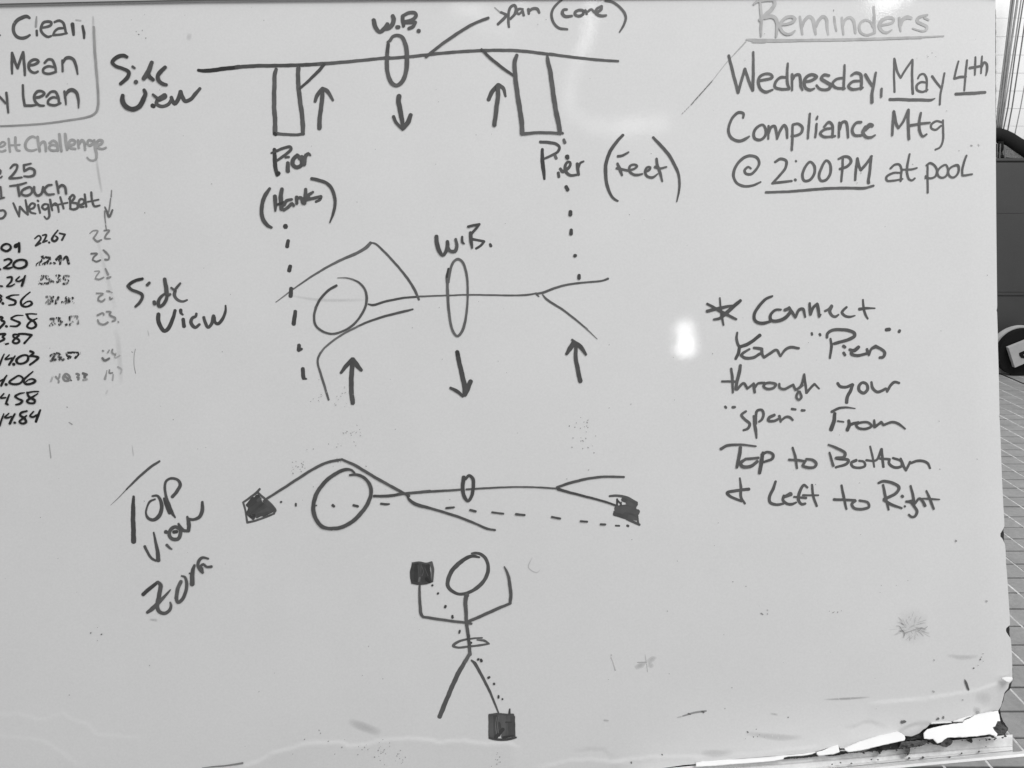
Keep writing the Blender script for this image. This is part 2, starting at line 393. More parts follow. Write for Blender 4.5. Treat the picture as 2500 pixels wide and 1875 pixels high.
def height(x, y):
    x = np.asarray(x, float); y = np.asarray(y, float)
    h = .00022*np.sin(x/310+1.3)*np.cos(y/270+.6)+.00006*np.sin(x/170-y/210)+.000012*np.sin(x/83+y/61)+.000003*np.sin(x/37-y/45+2)
    for pts, A, dec in CREASE:
        xa = [p[0] for p in pts]; yc = np.interp(x, xa, [p[1] for p in pts])
        ext = np.clip((x-xa[0])/30+.5, 0, 1)*np.clip((xa[-1]-x)/30+.5, 0, 1)
        d = y-yc+1.5*hnoise(x, 5, 9)
        s = np.clip((d+4)/9, 0, 1); s = s*s*(3-2*s)
        h = h+A*s*np.exp(-np.clip(d, 0, None)/dec)*ext
    e = np.clip((x-(itp(RS, y)-75))/75, 0, 1)
    h = h-.0042*e**2.2*(.25+.75*np.clip((y-600)/700, 0, 1))     # right edge rolls back
    lw = np.clip((y-1690)/140, 0, 1)*np.clip((x-1450)/400, 0, 1)
    h = h+.004*lw**2
    return h
NX, NY = 620, 470
s = np.linspace(0, 1, NX); t = np.linspace(0, 1, NY)
Sg, Tg = np.meshgrid(s, t)
xl, yt = -110.0, -40.0
Xg = xl+Sg*(2440-xl); Yg = yt+Tg*(1860-yt)
for _ in range(14):
    Yg = yt+Tg*(itp(BE, Xg)-yt); Xn = xl+Sg*(itp(RE, Yg)-xl); Xg = .5*Xg+.5*Xn
Yg = yt+Tg*(itp(BE, Xg)-yt)
Hg = height(Xg, Yg)
kk = (D-Hg)/F
P3 = C0[None, None, :]+EX*((Xg-1250)*kk)[..., None]-EY*((Yg-937.5)*kk)[..., None]-EZ*(D-Hg)[..., None]-FT
idx = np.arange(NX*NY).reshape(NY, NX)
quads = np.stack([idx[1:, :-1], idx[1:, 1:], idx[:-1, 1:], idx[:-1, :-1]], -1).reshape(-1, 4)
me = bpy.data.meshes.new('writing_surface')
me.vertices.add(NX*NY); me.vertices.foreach_set('co', P3.reshape(-1).astype(np.float32))
me.loops.add(quads.size); me.loops.foreach_set('vertex_index', quads.reshape(-1).astype(np.int32))
me.polygons.add(len(quads)); me.polygons.foreach_set('loop_start', np.arange(0, quads.size, 4, dtype=np.int32))
me.polygons.foreach_set('use_smooth', np.ones(len(quads), bool))
me.update(calc_edges=True)
face = link('writing_surface', me, wbd, M_face)

def bpoly(name, poly, w0, w1, m, parent=wbd, ws=None, fine=0, **props):
    """outline on the board given real thickness: front at w0 (or per-vertex ws), back at w1"""
    n = len(poly)
    fr = [board(x, y, (ws[i] if ws else w0))-FT for i, (x, y) in enumerate(poly)]
    bk = [board(x, y, w1)-FT for (x, y) in poly]
    from mathutils.geometry import tessellate_polygon
    tri = tessellate_polygon([[Vector((x, -y, 0)) for x, y in poly]])
    Fc = []
    for a, b, c in tri:
        ar = (poly[b][0]-poly[a][0])*-(poly[c][1]-poly[a][1])+(poly[b][1]-poly[a][1])*(poly[c][0]-poly[a][0])
        if ar < 0: b, c = c, b
        Fc += [(a, b, c), (n+a, n+c, n+b)]
    area2 = sum(poly[q][0]*-poly[(q+1) % n][1]+poly[(q+1) % n][0]*poly[q][1] for q in range(n))
    for q in range(n):
        r_ = (q+1) % n
        Fc.append((q, n+q, n+r_, r_) if area2 > 0 else (r_, n+r_, n+q, q))
    me = mesh(name, fr+bk, Fc)
    return link(name, me, parent, m, **props)
def za(pts): return [(2100+x/5.53, 1575+y/5.53) for x, y in pts]
def zb(pts): return [(1800+x/5.53, 1650+y/5.53) for x, y in pts]
def ragged(poly, amp, seed, step=4):
    r = random.Random(seed); out = []
    n = len(poly)
    for i in range(n):
        a, b = poly[i], poly[(i+1) % n]; L = math.dist(a, b); k = max(1, int(L/step))
        for j in range(k):
            t_ = j/k; q = amp if j else amp*.3
            out.append((a[0]+(b[0]-a[0])*t_+r.uniform(-q, q), a[1]+(b[1]-a[1])*t_+r.uniform(-q, q)))
    return out
# dark hardboard core behind the surface; shows at the torn corner
core = [(-110, -40), (2429, -40), (2430.4, 20), (2431.6, 45), (2431.2, 120), (2432, 290), (2431, 320), (2431, 740), (2438, 1010), (2450, 1290), (2456, 1400), (2466, 1560), (2472.5, 1640), (2473.5, 1658), (2469, 1672), (2466, 1682), (2459, 1688), (2453, 1694), (2450, 1710), (2444, 1726), (2441.5, 1733),
        (2444, 1748), (2449, 1761), (2461, 1779), (2458, 1785), (2454, 1792), (2457, 1798), (2440, 1806), (2400, 1820), (2200, 1845), (1900, 1872), (1500, 1905), (-110, 1975)]
bpoly('backing_core', ragged(core, .8, 3, 6), -.0075, -.016, M_core)
lowcore = za([(-20, 1425), (300, 1345), (600, 1288), (625, 1225), (705, 1232), (800, 1188), (850, 1138), (892, 1115), (940, 1062), (1060, 1050), (1185, 1040), (1260, 1080), (1000, 1200), (1240, 1240), (1850, 1200), (1790, 1120), (1855, 1025), (1890, 900), (1890, 960), (1935, 1040), (2000, 1130), (1985, 1160), (1950, 1200), (1978, 1238), (1850, 1300), (900, 1390), (300, 1460), (-20, 1480)])
bpoly('torn_core', ragged(lowcore, 1.0, 5), -.0045, -.007, M_core)
bpoly('torn_core', ragged(za([(1855, 1022), (1895, 1040), (1995, 1130), (1975, 1160), (1945, 1200), (1970, 1238), (1880, 1260), (1830, 1180), (1780, 1115), (1825, 1100)]), .7, 6), -.001, -.0044, M_corelight)
bpoly('torn_core', ragged(za([(620, 1228), (705, 1235), (800, 1190), (830, 1260), (700, 1280), (610, 1290)]), .7, 8), -.001, -.0044, M_corelight)
def TT0(x): return 1835.5-(x-2100)*.0975
for k, sh in enumerate([[(230, 1420), (300, 1420), (262, 1478)], [(610, 1370), (680, 1375), (668, 1450), (640, 1490), (618, 1450)], [(1080, 1310), (1180, 1250), (1250, 1290), (1230, 1340), (1160, 1380), (1060, 1350)],
                         [(1420, 1280), (1510, 1260), (1520, 1300), (1500, 1325)], [(560, 1300), (900, 1280), (915, 1310), (860, 1350), (640, 1400), (520, 1390)], [(1690, 1200), (1760, 1205), (1850, 1262), (1780, 1255)],
                         [(880, 1262), (975, 1262), (1010, 1310), (1100, 1310), (1080, 1350), (990, 1345)]]):
    bpoly('core_splinter', ragged(za(sh), .9, 20+k, 3), .012, .004, M_corelight if k in (1, 2, 4) else M_core)
bpoly('core_splinter', ragged(zb([(600, 1096), (700, 1092), (860, 1100), (1000, 1070), (1050, 1042), (1100, 1085), (900, 1108), (700, 1122), (640, 1130)]), .6, 31, 3), .006, .001, M_core)
bpoly('core_splinter', ragged(zb([(1190, 1078), (1290, 1070), (1380, 1020), (1500, 1020), (1660, 1030), (1900, 960), (2240, 870), (2240, 985), (1930, 1010), (1700, 1030), (1500, 1045), (1300, 1085)]), .8, 32, 3), .0055, .001, M_core)
for k in range(26):
    x = rnd.choice([rnd.uniform(2195, 2270), rnd.uniform(2275, 2400), rnd.uniform(2400, 2455), rnd.uniform(2070, 2200)])
    y = TT0(x)+rnd.uniform(-5, 4); r = rnd.uniform(1.2, 3.6)
    bpoly('core_splinter', [(x+r*math.cos(a)*rnd.uniform(.5, 1.8), y+r*math.sin(a)*rnd.uniform(.4, 1.2)) for a in [i*math.pi/3.5 for i in range(7)]], .0125, .010, M_corelight if k % 2 else M_core)
# white foam laid bare and curling outwards so that it faces the overhead light
big = za([(905, 1140), (1050, 1102), (1240, 1067), (1380, 1054), (1400, 1022), (1480, 990), (1560, 944), (1700, 915), (1860, 890), (1890, 1030), (1852, 1028), (1820, 1100), (1785, 1115), (1812, 1160), (1850, 1200), (1840, 1240), (1745, 1205), (1600, 1228), (1400, 1245), (1180, 1250), (1130, 1280), (1100, 1310), (1040, 1330), (1010, 1300), (980, 1268), (930, 1275), (862, 1265), (855, 1190)])
def wsof(poly, ytop, ybot, wt, wb_): return [wt+(wb_-wt)*min(1, max(0, (y-ytop(x))/(ybot(x)-ytop(x)))) for x, y in poly]
bigr = ragged(big, .5, 9, 5)
def curl_patch(name, poly, wt, wbm, m, seed, **props):
    """torn flap as a fine curved grid clipped to its outline"""
    import bmesh
    ys = [p[1] for p in poly]; xs = [p[0] for p in poly]
    bm = bmesh.new()
    vs = [bm.verts.new((x, y, 0)) for x, y in poly]; bm.faces.new(vs)
    for ax, lo, hi in ((0, min(xs), max(xs)), (1, min(ys), max(ys))):
        nn = int((hi-lo)/3.0)
        for i in range(1, nn):
            c = lo+(hi-lo)*i/nn; no = (1, 0, 0) if ax == 0 else (0, 1, 0); co = (c, 0, 0) if ax == 0 else (0, c, 0)
            bmesh.ops.bisect_plane(bm, geom=bm.verts[:]+bm.edges[:]+bm.faces[:], plane_co=co, plane_no=no)
    slope = float(np.polyfit(xs, ys, 1)[0]); dd = [q-slope*p for p, q in poly]; dlo, dhi = min(dd), max(dd)
    def wz(x, y):
        t_ = min(1, max(0, (y-slope*x-dlo)/(dhi-dlo)))
        return wt+(wbm-wt)*t_**.8+.0002*math.sin(x/11+seed)
    for v in bm.verts:
        q = board(v.co.x, v.co.y, wz(v.co.x, v.co.y))-FT; v.co = q
    bmesh.ops.recalc_face_normals(bm, faces=bm.faces[:])
    me = bpy.data.meshes.new(name); bm.to_mesh(me); bm.free()
    for p in me.polygons: p.use_smooth = True
    o = link(name, me, wbd, m, **props)
    so = o.modifiers.new('thickness', 'SOLIDIFY'); so.thickness = .0008; so.offset = -1
    return o
curl_patch('torn_flap', bigr, .001, .020, M_torn, 1, label='bright white torn patch at the lower right corner')
curl_patch('torn_flap', ragged(za([(-700, 1475), (-690, 1445), (-400, 1400), (-20, 1310), (230, 1232), (400, 1192), (505, 1172), (560, 1198), (600, 1228), (608, 1262), (600, 1288), (430, 1325), (200, 1378), (60, 1412), (-100, 1440), (-160, 1446), (-200, 1425), (-215, 1395)][3:]), .4, 11, 5), .0015, .013, M_torn, 2, label='white peeled strip left of the torn corner')
curl_patch('torn_flap', ragged(zb([(1065, 1035), (1150, 1012), (1260, 965), (1358, 922), (1368, 960), (1382, 1028), (1300, 1060), (1200, 1068), (1120, 1080), (1085, 1075)]), .3, 12, 5), .0015, .010, M_torn, 3, label='small white peeled quad on the lower edge')
curl_patch('torn_flap', ragged(zb([(-560, 1172), (-420, 1158), (-300, 1140), (0, 1118), (250, 1098), (500, 1080), (620, 1074), (820, 1056), (1050, 1030), (1058, 1040), (1000, 1062), (880, 1080), (700, 1092), (630, 1105), (620, 1128), (500, 1150), (250, 1172), (0, 1190), (-300, 1215), (-560, 1230)]), .3, 13, 5), .0015, .008, M_torn, 4, label='thin white strip of peeled laminate above the tray')
curl_patch('torn_flap', ragged(zb([(1385, 1000), (1510, 992), (1525, 1012), (1440, 1022), (1385, 1026)]), .2, 14, 5), .001, .004, M_lip, 5)
curl_patch('peeled_lip', ragged(za([(1900, 452), (1930, 436), (1985, 430), (2040, 436), (2056, 448), (2052, 478), (2000, 512), (1960, 490)]), .3, 15, 5), .0008, .0045, M_lip, 6)
curl_patch('peeled_lip', ragged(za([(1245, 1028), (1330, 1000), (1440, 968), (1520, 952), (1500, 968), (1440, 985), (1400, 1008), (1385, 1040), (1310, 1040), (1250, 1042)]), .3, 16, 5), .0004, .0028, M_torn, 7)
curl_patch('peeled_lip', ragged(za([(940, 1050), (1000, 1040), (1170, 1025), (1230, 1040), (1235, 1052), (1100, 1058), (960, 1068)]), .3, 17, 5), .0004, .002, M_lip, 8)

# tray: extruded aluminium channel along the lower edge
xs = np.arange(1560, 2522, 8.0)
def TT(x): return 1835.5-(x-2100)*.0975
rows = [  # (y offset function, height over the board)
 (lambda x: TT(x)-6, .0010), (lambda x: TT(x), .0022), (lambda x: 1848.5-(x-2100)*.079, .0034), (lambda x: 1850-(x-2100)*.079, .0050), (lambda x: 1852-(x-2100)*.079, .0040),
 (lambda x: 1862.5-(x-2100)*.0975, .0060), (lambda x: 1864-(x-2100)*.0975, .0090), (lambda x: 1867.5-(x-2100)*.0975, .0110), (lambda x: 1869-(x-2100)*.097, .0095), (lambda x: 1873-(x-2100)*.096, .0120)]
V, Fc = [], []
xs1 = [x for x in xs if x <= 2474]
for x in xs1:
    for fy, wz in rows: V.append(board(x, float(fy(x)), wz)-FT)
n = len(rows)
for i in range(len(xs1)-1):
    for j in range(n-1): Fc.append((i*n+j, i*n+j+1, (i+1)*n+j+1, (i+1)*n+j))
tray = link('marker_tray', mesh('marker_tray', V, Fc), wbd, M_alu)
so = tray.modifiers.new('thickness', 'SOLIDIFY'); so.thickness = .0012; so.offset = -1
rows2 = [(lambda x: 1871-(x-2100)*.094, .0135), (lambda x: 1874.5-(x-2100)*.093, .020), (lambda x: 1877-(x-2100)*.093, .0250), (lambda x: 1883.5-(x-2100)*.092, .0285), (lambda x: 1884.5-(x-2100)*.092, .024), (lambda x: 1881-(x-2100)*.092, .012)]
V, Fc = [], []; n = len(rows2)
for x in xs:
    for fy, wz in rows2: V.append(board(x, float(fy(x)), wz)-FT)
for i in range(len(xs)-1):
    for j in range(n-1): Fc.append((i*n+j, i*n+j+1, (i+1)*n+j+1, (i+1)*n+j))
lip = link('tray_lip', mesh('tray_lip', V, Fc), tray, M_alulip)
so = lip.modifiers.new('thickness', 'SOLIDIFY'); so.thickness = .001; so.offset = -1
for k, (x, y, r) in enumerate([(2143, 1855, 2.2), (2219, 1851, 3), (2253, 1849, 3.5), (2319, 1848, 2), (2348, 1839, 2.6), (2390, 1835, 2.4), (2407, 1823, 1.8), (2127, 1854, 2), (2032, 1866, 2), (2052, 1862, 2.2), (2078, 1864, 2.4), (2128, 1854.5, 2)]):
    pts = [(x+r*math.cos(a)*rnd.uniform(.6, 1.5), y+r*math.sin(a)*rnd.uniform(.5, 1.1)) for a in [i*math.pi/4 for i in range(8)]]
    bpoly('dirt_speck', pts, .0128, .0108, M_corelight, tray)

# top rail of the frame with its dark gasket line
def topl(x): return np.interp(x, [-110, 0, 250, 500, 950, 2440], [14.5, 12.0, 6.6, 1.6, -3, -12])
xs = np.arange(-110, 2441, 15.0)
def railstrip(name, off0, off1, w_out, w_in, m):
    V, Fc = [], []
    for x in xs:
        y = float(topl(x))
        V += [board(x, y+off0, w_in)-FT, board(x, y+off0, w_out)-FT, board(x, y+off1, w_out)-FT, board(x, y+off1, w_in)-FT]
    for i in range(len(xs)-1):
        for j in range(3): Fc.append((i*4+j, i*4+j+1, (i+1)*4+j+1, (i+1)*4+j))
    me = mesh(name, V, Fc); return link(name, me, wbd, m)
railstrip('top_rail', -75, -3.2, .0035, -.014, M_frame)
railstrip('gasket', -3.0, 3.0, .0020, -.006, M_rubber)
# stand legs, below and behind the frame
for sx in (-.62, .36):
    p0 = board(1250+sx*F/D, 1890, -.05); p1 = (p0[0], p0[1]-.02, .0)
    link('stand_leg', tube('stand_leg', [p0, p1], .014, 12, foot), wbd, M_alu)
    link('stand_foot', box('stand_foot', p0[0]-.02-foot.x, p0[0]+.02-foot.x, -.30, .25, .0, .03, .004), wbd, M_alu)

